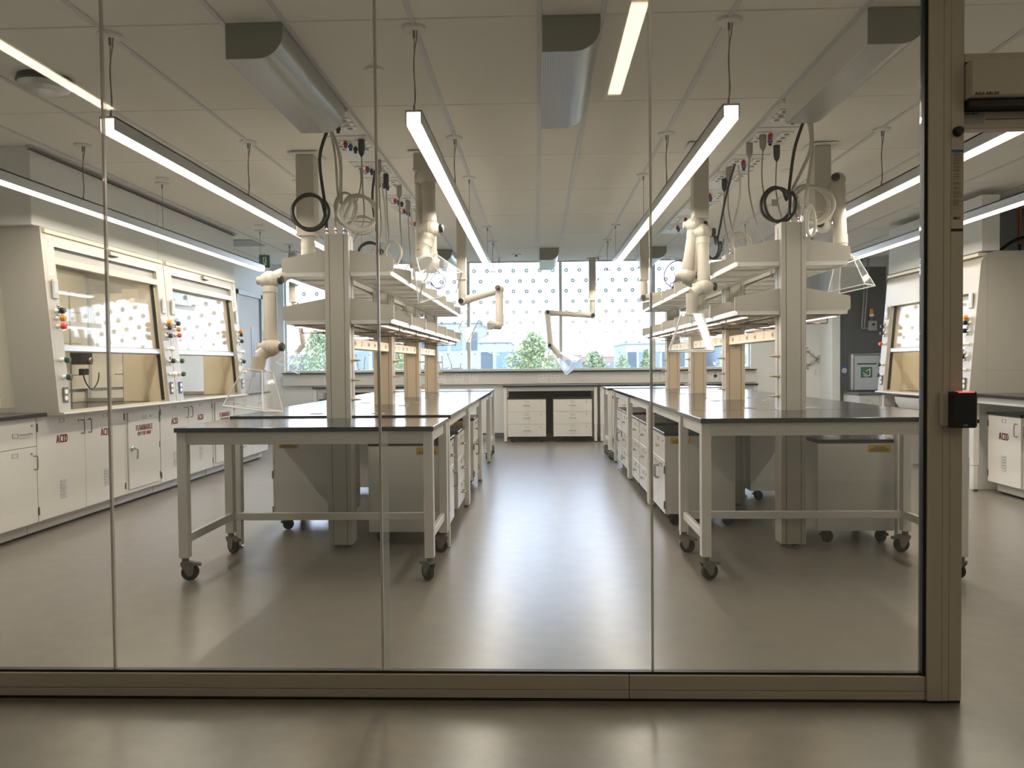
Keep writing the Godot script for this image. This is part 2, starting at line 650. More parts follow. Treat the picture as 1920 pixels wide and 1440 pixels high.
func partition() -> void:
	var g := setting("wall_front")
	var zc := -2.87
	var joints := [-4.6, -3.69, -2.66, -1.63, -0.596, 0.419, 1.402]
	for i in joints.size() - 1:
		part(g, "glass_pane", b3(Vector3(joints[i] + 0.004, 0.1, zc - 0.006), Vector3(joints[i + 1] - 0.004, 2.93, zc + 0.006)), M.glass)
		if i > 0:
			part(g, "silicone_joint", b3(Vector3(joints[i] - 0.0045, 0.1, zc - 0.0065), Vector3(joints[i] + 0.0045, 2.93, zc + 0.0065)), M.silicone)
	part(g, "edge_strip", b3(Vector3(-0.591, 0.11, zc + 0.0065), Vector3(-0.566, 1.015, zc + 0.0085), 0.0005), M.edge_film)
	part(g, "gasket", b3(Vector3(-4.6, 0.099, zc - 0.012), Vector3(1.402, 0.109, zc + 0.012)), M.gasket)
	part(g, "gasket", b3(Vector3(1.402, 0.099, zc - 0.012), Vector3(1.414, 2.93, zc + 0.02)), M.gasket)
	for a in [[-4.6, 0.3275], [0.3305, 1.413]]:
		part(g, "bottom_rail", b3(Vector3(a[0], 0.044, zc - 0.02), Vector3(a[1], 0.1, zc + 0.022), 0.002), M.frame)
		part(g, "rail_foot", b3(Vector3(a[0], 0.012, zc - 0.02), Vector3(a[1], 0.0425, zc + 0.022), 0.0015), M.frame)
	part(g, "floor_seal", b3(Vector3(-4.6, 0.0, zc - 0.045), Vector3(1.54, 0.012, zc + 0.018)), M.ink)
	var y1 := 2.93
	part(g, "post", b3(Vector3(1.4145, 0.012, zc - 0.014), Vector3(1.4665, y1, zc + 0.03), 0.002), M.frame)
	part(g, "post", b3(Vector3(1.4675, 0.012, zc - 0.014), Vector3(1.4925, y1, zc + 0.028), 0.0015), M.frame)
	part(g, "post", b3(Vector3(1.4935, 0.012, zc - 0.014), Vector3(1.54, y1, zc + 0.026), 0.002), M.frame)
	part(g, "end_jamb", b3(Vector3(3.7, 0.0, zc - 0.014), Vector3(3.83, y1, zc + 0.03), 0.002), M.frame)
	part(g, "wall_panel", b3(Vector3(3.83, 0.0, zc - 0.06), Vector3(5.6, y1, zc + 0.03)), M.wall)
	part(g, "door_head", b3(Vector3(1.54, 2.33, zc - 0.05), Vector3(3.7, 2.36, zc + 0.03), 0.002), M.frame)
	part(g, "glass_pane", b3(Vector3(1.545, 2.36, zc - 0.006), Vector3(3.7, 2.93, zc + 0.006)), M.glass)
	# sliding door drive over the opening
	var t := thing("door_operator", "beige automatic door drive housing above the open doorway", "door opener", Vector3(1.545, 2.165, zc))
	part(t, "housing", b3(Vector3(0, 0.028, -0.04), Vector3(2.15, 0.163, 0.075), 0.006), M.frame)
	part(t, "brush_strip", b3(Vector3(0, 0.0, -0.03), Vector3(2.15, 0.028, 0.05)), M.gasket)
	part(t, "track", b3(Vector3(0, -0.062, -0.06), Vector3(2.15, 0.0, -0.01), 0.003), M.frame)
	part(t, "track_groove", b3(Vector3(0.09, -0.03, -0.0105), Vector3(2.15, -0.027, -0.009)), M.groove)
	part(t, "lettering", words("ASSA ABLOY", 0.0105), M.ink).position = Vector3(0.047, 0.036, 0.0755)
	part(t, "sticker", b3(Vector3(0.0, -0.045, -0.0102), Vector3(0.085, -0.002, -0.0095)), M.hood_grey)
	part(t, "lettering", words("ASSA ABLOY", 0.006), M.ink).position = Vector3(0.042, -0.008, -0.0092)
	# things fixed on the post
	var zf := zc + 0.026
	var s := thing("door_stop_button", "round black button high on the beige post", "button", Vector3(1.516, 2.083, zf))
	var m := MB.new()
	m.lathe([Vector2(0.0, 0.022), Vector2(0.012, 0.022), Vector2(0.0155, 0.017), Vector2(0.0155, 0.0)], Vector3.ZERO, Vector3.BACK, 20)
	part(s, "cap", m, M.black)
	var m2 := MB.new()
	m2.lathe([Vector2(0.0, 0.004), Vector2(0.018, 0.004), Vector2(0.018, 0.0)], Vector3.ZERO, Vector3.BACK, 20)
	part(s, "collar", m2, M.gasket)
	var st := thing("instruction_sticker", "tall instruction sticker of small print with blue header on post", "sticker", Vector3(1.4955, 1.715, zf + 0.0004))
	var q := MB.new()
	q.quad(Vector3(0, 0.062, 0), Vector3(0.042, 0.062, 0), Vector3(0.042, 0.295, 0), Vector3(0, 0.295, 0), Vector3.BACK)
	part(st, "small_print", q, M.print_post)
	part(st, "blue_header", b3(Vector3(0, 0.295, 0), Vector3(0.042, 0.304, 0.0006)), M.blue)
	part(st, "lettering", words("BILT.", 0.0085), M.ink).position = Vector3(0.021, 0.058, 0.0006)
	part(st, "black_bar", b3(Vector3(-0.001, 0.011, 0), Vector3(0.041, 0.021, 0.0006)), M.ink)
	var c := thing("card_reader", "black card reader with red light on the door post", "card reader", Vector3(1.479, 1.02, zf))
	part(c, "mount_plate", b3(Vector3(-0.026, 0.004, 0), Vector3(0.02, 0.124, 0.022), 0.003), M.frame)
	part(c, "housing", b3(Vector3(-0.002, -0.002, 0.006), Vector3(0.088, 0.128, 0.05), 0.006), M.black)
	part(c, "status_light", b3(Vector3(0.02, 0.1245, 0.025), Vector3(0.075, 0.1295, 0.0505)), M.led_red)
	part(c, "name_plate", b3(Vector3(0.038, 0.007, 0.05), Vector3(0.052, 0.011, 0.0506)), M.hood_grey)
	part(c, "latch", b3(Vector3(0.085, 0.014, 0.02), Vector3(0.102, 0.028, 0.036), 0.002), M.black)


func linear_lamp(x: float, z0: float, z1: float, hang: Array, label: String) -> void:
	var t := thing("pendant_lamp", label, "pendant lamp", Vector3(x, 2.43, 0), 0, "linear pendant lamps")
	var m := MB.new()
	m.bb(Vector3(-0.04, 0.012, z1), Vector3(-0.034, 0.08, z0), 0.001)
	m.bb(Vector3(0.034, 0.012, z1), Vector3(0.04, 0.08, z0), 0.001)
	m.bb(Vector3(-0.04, 0.07, z1), Vector3(0.04, 0.08, z0), 0.001)
	part(t, "housing", m, M.alu)
	part(t, "diffuser", b3(Vector3(-0.0345, 0.0, z1 + 0.002), Vector3(0.0345, 0.069, z0 - 0.002), 0.004), M.lamp_warm)
	area(t, Vector3(0, -0.004, (z0 + z1) * 0.5), Vector2(0.066, z0 - z1 - 0.02), 0.86 * (z0 - z1), WARM)
	for k in hang.size():
		var z: float = hang[k]
		part(t, "canopy", keep("canopy", func(b): b.lathe([Vector2(0.0, -0.014), Vector2(0.052, -0.014), Vector2(0.06, -0.008), Vector2(0.06, 0.0)], Vector3.ZERO, Vector3.UP, 20)), M.white).position = Vector3(0, CEIL - 2.43, z)
		var c := MB.new()
		c.cyl(Vector3(0, 0.08, z), Vector3(0, CEIL - 2.445, z), 0.0022, -1, 6)
		c.cyl(Vector3(0, CEIL - 2.48, z), Vector3(0, CEIL - 2.44, z), 0.007, -1, 8)
		if k == 0 or k == 1:
			c.tube(flow([Vector3(0.016, CEIL - 2.44, z), Vector3(0.012, CEIL - 2.49, z), Vector3(0.003, CEIL - 2.54, z), Vector3(-0.003, 0.3, z), Vector3(0.004, 0.16, z), Vector3(-0.006, 0.1, z), Vector3(0.004, 0.08, z)], 5), 0.0035, 6)
		part(t, "suspension", c, M.nickel)


func ceiling_lamps() -> void:
	var near := [-3.816, -5.65, -6.86, -9.3]
	var far := [-10.4, -12.0]
	var n := ["over the fume hood fronts", "between fume hoods and benches", "along the aisle, cabinet side", "along the aisle, doorway side", "between the doorway benches and extraction arms", "over the walk-in hood side"]
	var xs := [-3.37, -2.125, -0.598, 0.942, 2.48, 3.65]
	for i in 6:
		linear_lamp(xs[i], -3.775, -9.34, near, "long white pendant lamp %s" % n[i])
		linear_lamp(xs[i], -10.3, -12.1, far, "short white pendant lamp before the windows, %s" % n[i])


func air_diffusers() -> void:
	var pl := PackedVector2Array([Vector2(0, 0), Vector2(0, -0.167), Vector2(0.15, -0.167)])
	for k in range(1, 11):
		var a := PI / 2 * k / 10.0
		pl.append(Vector2(0.15 + 0.128 * sin(a), -0.167 + 0.12 * (1 - cos(a))))
	pl.append(Vector2(0.278, 0))
	var where := [[-1.5, "by the cabinets"], [0.034, "in the middle"], [1.566, "by the doorway"]]
	for far in 2:
		for w in where:
			var z: float = -11.06 if far else -3.72
			var t := thing("air_diffuser", "%s perforated metal air diffuser under ceiling, %s" % ["distant" if far else "large", w[1]], "air diffuser", Vector3(w[0], CEIL - 0.004, z), 0, "perforated ceiling air diffusers")
			var m := MB.new()
			m.prism(pl, 2, -1.19, -0.006)
			part(t, "perforated_cover", m, M.perforated)
			var ends := MB.new()
			ends.prism(pl, 2, -0.006, 0.0)
			part(t, "end_cap", ends, M.diffuser_cap)
			var e2 := MB.new()
			e2.prism(pl, 2, -1.196, -1.19)
			part(t, "end_cap", e2, M.diffuser_cap)
			part(t, "side_panel", b3(Vector3(-0.003, -0.167, -1.196), Vector3(0, 0, 0)), M.white)


func service_panels() -> void:
	for r in 2:
		var x: float = [-1.355, 1.7][r]
		for k in 4:
			var z := -4.95 - 1.222 * k
			var t := thing("ceiling_service_panel", "white ceiling panel of outlets, %s from the glass above the %s" % [ORD[k], ROW[r]], "service panel", Vector3(x, CEIL - 0.03, z), 0, "ceiling service panels")
			part(t, "panel", b3(Vector3(-0.148, 0, -1.2), Vector3(0.148, 0.024, 0), 0.003), M.white)
			for a in [-0.05, -0.55]:
				for s in [-0.085, 0.085]:
					for j in 3:
						var o := part(t, "outlet", keep("ceiling_outlet", func(m): m.bb(Vector3(-0.045, -0.012, -0.03), Vector3(0.045, 0.0, 0.03), 0.004)), M.print_white)
						o.position = Vector3(s, 0, a - 0.09 - 0.085 * j)
						part(o, "socket", keep("ceiling_socket", func(m): m.lathe([Vector2(0.0, -0.014), Vector2(0.02, -0.014), Vector2(0.02, -0.01)], Vector3.ZERO, Vector3.UP, 12)), M.worktop_grey)
				for j in 3:
					var g := part(t, "gas_coupling", keep("coupling", func(m): m.lathe([Vector2(0.0, -0.05), Vector2(0.012, -0.05), Vector2(0.012, -0.03), Vector2(0.018, -0.03), Vector2(0.018, -0.012), Vector2(0.01, -0.012), Vector2(0.01, 0.0)], Vector3.ZERO, Vector3.UP, 12)), [M.red, M.blue, M.knob_black][j])
					g.position = Vector3(-0.01 + 0.02 * (j - 1), 0, a - 0.09 - 0.07 * j)
			part(t, "seam", b3(Vector3(-0.15, -0.001, -0.52), Vector3(0.15, 0.002, -0.5)), M.hood_grey)


# ---------------------------------------------------------------- benches
func caster(parent: Node3D, at: Vector3, turn: float, big: bool) -> void:
	# origin on the floor under the swivel; the wheel trails along local x
	var r := 0.05 if big else 0.042
	var top := 0.142 if big else 0.1
	var key := "big" if big else "small"
	var c := part(parent, "caster", keep("fork_" + key, func(m: MB):
		m.cyl(Vector3(0, top - 0.03, 0), Vector3(0, top, 0), 0.02, -1, 14)
		m.cyl(Vector3(0, top - 0.04, 0), Vector3(0, top - 0.028, 0), 0.027, 0.027, 14)
		for s in [-1.0, 1.0]:
			var pl := PackedVector2Array([Vector2(-0.026, top - 0.032), Vector2(-0.026, top - 0.048), Vector2(0.004, r * 0.95), Vector2(0.014, r * 0.62), Vector2(0.03, r * 0.55), Vector2(0.042, r * 0.85), Vector2(0.045, r * 1.3), Vector2(0.05, top - 0.046), Vector2(0.03, top - 0.03)])
			m.prism(pl, 2, s * 0.018, s * 0.024)
		m.bb(Vector3(-0.026, top - 0.045, -0.024), Vector3(0.045, top - 0.032, 0.024), 0.004)), M.caster_grey if big else M.rubber)
	c.position = at
	c.rotation.y = turn
	var w := part(c, "wheel", keep("wheel_" + key, func(m: MB):
		m.lathe([Vector2(r * 0.62, -0.010), Vector2(r * 0.72, -0.0155), Vector2(r * 0.93, -0.0155), Vector2(r, -0.009), Vector2(r, 0.009), Vector2(r * 0.93, 0.0155), Vector2(r * 0.72, 0.0155), Vector2(r * 0.62, 0.010)], Vector3(0.025, r, 0), Vector3.BACK, 28)), M.rubber)
	part(w, "hub", keep("hub_" + key, func(m: MB): m.lathe([Vector2(0.0, -0.0125), Vector2(r * 0.6, -0.0105), Vector2(r * 0.63, 0.0), Vector2(r * 0.6, 0.0105), Vector2(0.0, 0.0125)], Vector3(0.025, r, 0), Vector3.BACK, 20)), M.wheel_core)
	if big:
		part(c, "brake_pedal", keep("pedal", func(m: MB):
			m.prism(PackedVector2Array([Vector2(0.03, top - 0.03), Vector2(0.085, top - 0.045), Vector2(0.088, top - 0.058), Vector2(0.05, top - 0.052)]), 2, -0.02, 0.02)), M.caster_grey)


func mobile_table(xc: float, z0: float, z1: float, top: float, label: String, back_at_near: bool) -> void:
	var t := thing("mobile_table", label, "table", Vector3(xc, 0, 0), 0, "mobile lab tables")
	var w := 0.762
	part(t, "tabletop", b3(Vector3(-w, top - 0.027, z1), Vector3(w, top, z0), 0.0025), M.epoxy)
	var fr := MB.new()
	var ya := top - 0.027
	var fx := w - 0.035
	for z in [z0 - 0.04, z1 + 0.03]:
		fr.bb(Vector3(-fx + 0.028, ya - 0.075, z - 0.012), Vector3(fx - 0.028, ya, z + 0.012), 0.002)
	for s in [-1.0, 1.0]:
		fr.bb(Vector3(s * (fx - 0.005) - 0.012, ya - 0.075, z1 + 0.06), Vector3(s * (fx - 0.005) + 0.012, ya, z0 - 0.06), 0.002)
	part(t, "apron", fr, M.steel_white)
	for s in [-1.0, 1.0]:
		part(t, "side_stretcher", b3(Vector3(s * (fx - 0.006) - 0.014, 0.222, z1 + 0.06), Vector3(s * (fx - 0.006) + 0.014, 0.272, z0 - 0.07), 0.003), M.steel_white)
		for z in [z0 - 0.045, z1 + 0.035]:
			part(t, "leg", b3(Vector3(s * fx - 0.028, 0.138, z - 0.028), Vector3(s * fx + 0.028, ya, z + 0.028), 0.003), M.steel_white)
			caster(t, Vector3(s * fx, 0, z), (PI * 0.1 if s < 0 else PI * 0.72) + (0.9 if z < z0 - 0.3 else 0.0) * s, true)
	var zb := z1 + 0.035 if not back_at_near else z0 - 0.045
	part(t, "rear_stretcher", b3(Vector3(-fx + 0.026, 0.222, zb - 0.014), Vector3(fx - 0.026, 0.272, zb + 0.014), 0.003), M.steel_white)


func fixed_bench(xa: float, xb: float, z0: float, z1: float, top: float, outer: float, notch: float, label: String) -> void:
	# outer: -1 where the working edge is at xa, +1 where it is at xb; the other edge runs along the columns
	var t := thing("lab_bench", label, "lab bench", Vector3.ZERO, 0, "fixed lab benches")
	var mid: float = xb if outer < 0 else xa
	var c := -outer
	var pl := PackedVector2Array()
	var edge: float = xa if outer < 0 else xb
	pl.append_array([Vector2(edge, z0), Vector2(edge, z1), Vector2(mid - c * 0.088, z1), Vector2(mid - c * 0.088, z1 + 0.075), Vector2(mid, z1 + 0.075), Vector2(mid, z0 - notch), Vector2(mid - c * 0.088, z0 - notch), Vector2(mid - c * 0.088, z0)])
	var m := MB.new()
	m.prism(pl, 1, top - 0.028, top)
	part(t, "benchtop", m, M.epoxy)
	var ya := top - 0.028
	var ap := MB.new()
	ap.bb(Vector3(edge - outer * 0.05 - 0.012, ya - 0.07, z1 + 0.05), Vector3(edge - outer * 0.05 + 0.012, ya, z0 - 0.05), 0.002)
	ap.bb(Vector3(minf(edge - outer * 0.06, mid - c * 0.12), ya - 0.07, z0 - 0.05), Vector3(maxf(edge - outer * 0.06, mid - c * 0.12), ya, z0 - 0.03), 0.002)
	part(t, "apron", ap, M.steel_white)
	for z in [z0 - 0.035, z1 + 0.035]:
		for x in [edge - outer * 0.04]:
			part(t, "leg", keep("bench_leg", func(b: MB): b.bb(Vector3(-0.027, 0.25, -0.027), Vector3(0.027, 0.885, 0.027), 0.003)), M.steel_white).position = Vector3(x, 0, z)
			var f := part(t, "leg_extension", keep("bench_leg_in", func(b: MB): b.bb(Vector3(-0.0235, 0.02, -0.0235), Vector3(0.0235, 0.26, 0.0235), 0.003)), M.steel_white)
			f.position = Vector3(x, 0, z)
			part(f, "levelling_foot", keep("foot", func(b: MB): b.lathe([Vector2(0.0, 0.0), Vector2(0.024, 0.0), Vector2(0.024, 0.008), Vector2(0.012, 0.014), Vector2(0.012, 0.022)], Vector3.ZERO, Vector3.UP, 14)), M.nickel)
	for z in [z0 - 0.22, z1 + 0.3]:
		var o := part(t, "cable_grommet", keep("grommet", func(b: MB):
			b.lathe([Vector2(0.0, 0.003), Vector2(0.047, 0.003), Vector2(0.052, 0.0)], Vector3.ZERO, Vector3.UP, 22)), M.black)
		o.position = Vector3(mid - c * 0.22, top, z)


func service_column(x: float, z: float, top: float, label: String, nozzles: int, way: float) -> void:
	var t := thing("service_column", label, "service column", Vector3(x, 0, z), 0, "service columns")
	var m := MB.new()
	m.bb(Vector3(-0.048, 0.03, -0.07), Vector3(0.048, top, 0.07), 0.002)
	part(t, "centre_cover", m, M.column)
	for s in [-1.0, 1.0]:
		part(t, "channel", b3(Vector3(s * 0.051, 0.03, -0.071), Vector3(s * 0.083, top, 0.071), 0.003), M.column)
		var slot := MB.new()
		slot.bb(Vector3(s * 0.0832, 0.95, -0.006), Vector3(s * 0.0838, top - 0.03, 0.006))
		part(t, "slot_strip", slot, M.groove)
		part(t, "levelling_foot", keep("foot_big", func(b: MB): b.lathe([Vector2(0.0, 0.0), Vector2(0.028, 0.0), Vector2(0.028, 0.01), Vector2(0.012, 0.016), Vector2(0.012, 0.032)], Vector3.ZERO, Vector3.UP, 14)), M.nickel).position = Vector3(s * 0.035, 0, 0)
	part(t, "core", b3(Vector3(-0.052, 0.04, -0.066), Vector3(0.052, top - 0.004, 0.066)), M.groove)
	for k in nozzles:
		for s in [way]:
			var o := part(t, "gas_nozzle", keep("nozzle", func(b: MB):
				b.lathe([Vector2(0.0, 0.0), Vector2(0.012, 0.0), Vector2(0.012, 0.01), Vector2(0.008, 0.012), Vector2(0.007, 0.03), Vector2(0.009, 0.03), Vector2(0.003, 0.062), Vector2(0.0, 0.062)], Vector3.ZERO, Vector3.RIGHT, 12)), M.nozzle)
			o.position = Vector3(s * 0.084, 1.3 - 0.135 * k, 0.02)
			o.rotation.y = 0.0 if s > 0 else PI


func overhead_shelf(x: float, z0: float, ybot: float, lower: bool, s: float, label: String) -> void:
	# s: which way the shelf reaches from the columns; ybot: underside of the deck
	var t := thing("overhead_shelf", label, "shelf", Vector3(x, ybot, z0), 0, "overhead bench shelves")
	var L := 0.757
	var key := "R" if s > 0 else "L"
	part(t, "deck", keep("deck" + key, func(m: MB):
		m.bb(Vector3(s * 0.09, 0.016, -L), Vector3(s * 0.366, 0.024, 0))
		m.bb(Vector3(s * 0.356, 0.0, -L), Vector3(s * 0.366, 0.036, 0), 0.001)
		m.bb(Vector3(s * 0.088, 0.0, -0.012), Vector3(s * 0.356, 0.027, -0.002))
		m.bb(Vector3(s * 0.09, -0.002, -L), Vector3(s * 0.098, 0.03, 0), 0.001)
		m.bb(Vector3(s * 0.15, 0.0, -0.03), Vector3(s * 0.36, 0.018, -0.004), 0.002)
		m.bb(Vector3(s * 0.09, 0.0, -L * 0.5 - 0.03), Vector3(s * 0.36, 0.017, -L * 0.5 + 0.03), 0.004)
		m.bb(Vector3(s * 0.09, 0.0, -L), Vector3(s * 0.36, 0.018, -L + 0.022), 0.002)), M.white)
	for z in [0.0, -L + 0.012]:
		part(t, "bracket", keep("gable" + key, func(m: MB):
			var pl := PackedVector2Array([Vector2(s * 0.086, 0.026), Vector2(s * 0.375, 0.026), Vector2(s * 0.385, 0.036), Vector2(s * 0.385, 0.112), Vector2(s * 0.382, 0.119), Vector2(s * 0.375, 0.124), Vector2(s * 0.086, 0.176)])
			m.prism(pl, 2, -0.012, 0.0)), M.column).position = Vector3(0, 0, z)
	if lower:
		var lt := part(t, "task_light", keep("task" + key, func(m: MB): m.bb(Vector3(s * 0.275, -0.012, -L + 0.05), Vector3(s * 0.325, 0.0, -0.05), 0.003)), M.white)
		part(lt, "diffuser", keep("taskd" + key, func(m: MB): m.bb(Vector3(s * 0.282, -0.016, -L + 0.06), Vector3(s * 0.318, -0.011, -0.06), 0.002)), M.lamp_task)
		part(t, "hanging_rail", keep("hrail" + key, func(m: MB):
			m.cyl(Vector3(s * 0.06, -0.045, -0.35), Vector3(s * 0.36, -0.045, -0.35), 0.004, -1, 8)
			m.cyl(Vector3(s * 0.36, -0.045, -0.35), Vector3(s * 0.36, 0.0, -0.35), 0.004, -1, 8)
			m.ball(Vector3(s * 0.2, -0.045, -0.35), 0.009, 8, 6)), M.copper_dark)


func raceway(x: float, z0: float, z1: float, y: float, label: String) -> void:
	var t := thing("power_raceway", label, "power raceway", Vector3(x, y, z0), 0, "power raceways between columns")
	part(t, "channel", b3(Vector3(-0.055, 0, z1 - z0), Vector3(0.055, 0.075, 0), 0.004), M.print_white)
	for s in [-1.0, 1.0]:
		for k in 6:
			var z: float = (z1 - z0) * (k + 0.6) / 6.2
			var o := part(t, "outlet", keep("race_outlet", func(m: MB): m.bb(Vector3(-0.002, 0.018, -0.025), Vector3(0.002, 0.06, 0.025), 0.001)), M.paper)
			o.position = Vector3(s * 0.0555, 0, z)
			if k % 3 != 1:
				part(o, "socket", keep("race_socket", func(m: MB):
					for d in [-0.011, 0.011]:
						m.bb(Vector3(-0.0035, 0.028, d - 0.004), Vector3(0.0035, 0.05, d + 0.004), 0.001)), M.groove if k % 2 else M.copper_dark)
	var j := part(t, "data_jack", b3(Vector3(0.05, 0.075, (z1 - z0) * 0.5 - 0.02), Vector3(0.07, 0.085, (z1 - z0) * 0.5 + 0.02), 0.002), M.knob_black)


# ---------------------------------------------------------------- cabinets (front faces local +z, origin on the floor under the middle)
func label_holder(p: Node3D, x: float, y: float, z: float) -> void:
	var o := part(p, "label_holder", keep("holder", func(m: MB):
		for a in [[-0.03, -0.016, 0.03, -0.013], [-0.03, 0.013, 0.03, 0.016], [-0.03, -0.016, -0.027, 0.016], [0.027, -0.016, 0.03, 0.016]]:
			m.bb(Vector3(a[0], a[1], 0), Vector3(a[2], a[3], 0.0025))), M.nickel)
	o.position = Vector3(x, y, z)


func pull(p: Node3D, x: float, y: float, z: float, upright: bool, w := 0.1) -> void:
	var o := part(p, "handle", keep("pull%d" % roundi(w * 1000), func(m: MB):
		m.tube([Vector3(-w / 2, 0, 0), Vector3(-w / 2, 0, 0.022), Vector3(-w / 2 + 0.002, 0, 0.027), Vector3(-w / 2 + 0.007, 0, 0.03), Vector3(w / 2 - 0.007, 0, 0.03), Vector3(w / 2 - 0.002, 0, 0.027), Vector3(w / 2, 0, 0.022), Vector3(w / 2, 0, 0)], 0.0045, 8)), M.nickel)
	o.position = Vector3(x, y, z)
	o.rotation.z = PI / 2 if upright else 0.0


func key_lock(p: Node3D, x: float, y: float, z: float) -> void:
	part(p, "lock", keep("lock", func(m: MB): m.lathe([Vector2(0.009, 0.0), Vector2(0.009, 0.004), Vector2(0.0, 0.006)], Vector3.ZERO, Vector3.BACK, 12)), M.nickel).position = Vector3(x, y, z)


func hinge(p: Node3D, x: float, y: float, z: float) -> void:
	part(p, "hinge", keep("hinge", func(m: MB):
		m.bb(Vector3(-0.009, -0.03, -0.002), Vector3(0.009, 0.03, 0.004), 0.001)
		m.cyl(Vector3(0, -0.03, 0.005), Vector3(0, 0.03, 0.005), 0.0045, -1, 8)), M.nickel).position = Vector3(x, y, z)


func drawer(t: Node3D, w: float, y0: float, y1: float, z: float) -> void:
	var o := part(t, "drawer", b3(Vector3(-w / 2, y0 + 0.0015, z), Vector3(w / 2, y1 - 0.0015, z + 0.018), 0.002), M.cabinet)
	label_holder(o, 0, y1 - 0.045, z + 0.018)
	pull(o, 0, y1 - 0.1, z + 0.018, false)
	key_lock(o, w * 0.36, y1 - 0.045, z + 0.018)


func cabinet_door(t: Node3D, x0: float, x1: float, y0: float, y1: float, z: float, hinge_left: bool) -> void:
	var o := part(t, "door", b3(Vector3(x0 + 0.0015, y0, z), Vector3(x1 - 0.0015, y1 - 0.0015, z + 0.018), 0.002), M.cabinet)
	var s := 1.0 if hinge_left else -1.0
	var free: float = x1 if hinge_left else x0
	label_holder(o, (x0 + x1) / 2 - s * 0.01, y1 - 0.045, z + 0.018)
	pull(o, free - s * 0.035, y1 - 0.12, z + 0.018, true)
	key_lock(o, free - s * 0.06, y1 - 0.05, z + 0.018)
	for y in [y0 + 0.07, y1 - 0.07]:
		hinge(o, x0 + 0.004 if hinge_left else x1 - 0.004, y, z + 0.018)


func mobile_cabinet(kind: String, label: String, at: Vector3, turn: float, w := 0.56) -> Node3D:
	var t := thing("mobile_cabinet", label, "cabinet", at, turn, "wheeled under-bench cabinets")
	var d := 0.54
	var y0 := 0.095
	var y1 := 0.7
	var z := d / 2
	part(t, "body", b3(Vector3(-w / 2, y0, -z), Vector3(w / 2, y1, z - 0.019), 0.002), M.cabinet)
	part(t, "worktop", b3(Vector3(-w / 2 - 0.004, y1, -z), Vector3(w / 2 + 0.004, y1 + 0.025, z + 0.006), 0.002), M.epoxy)
	if kind == "drawers":
		for k in 3:
			drawer(t, w, y0 + (y1 - y0) * k / 3.0, y0 + (y1 - y0) * (k + 1) / 3.0, z - 0.018)
	else:
		drawer(t, w, y0 + (y1 - y0) * 0.68, y1, z - 0.018)
		if kind == "doors":
			cabinet_door(t, -w / 2, 0, y0, y0 + (y1 - y0) * 0.68, z - 0.018, true)
			cabinet_door(t, 0, w / 2, y0, y0 + (y1 - y0) * 0.68, z - 0.018, false)
		else:
			cabinet_door(t, -w / 2, w / 2, y0, y0 + (y1 - y0) * 0.68, z - 0.018, true)
	for s in [-1.0, 1.0]:
		var cl := part(t, "caution_label", b3(Vector3(s * (w / 2 + 0.0004) - 0.0004, y1 - 0.065, z - 0.2), Vector3(s * (w / 2 + 0.0004) + 0.0004, y1 - 0.012, z - 0.045)), M.yellow_label)
		var tm := part(cl, "lettering", words("CAUTION", 0.012), M.ink)
		tm.position = Vector3(s * (w / 2 + 0.0012), y1 - 0.031, z - 0.122)
		tm.rotation.y = s * PI / 2
		for k in 3:
			part(cl, "text_line", b3(Vector3(s * (w / 2 + 0.0012) - 0.0005, y1 - 0.042 - 0.007 * k, z - 0.185), Vector3(s * (w / 2 + 0.0012) + 0.0005, y1 - 0.039 - 0.007 * k, z - 0.06)), M.ink)
	for sx in [-1.0, 1.0]:
		for sz in [-1.0, 1.0]:
			caster(t, Vector3(sx * (w / 2 - 0.06), 0, sz * (z - 0.07)), 0.6 + sx + sz * 0.7, false)
	return t


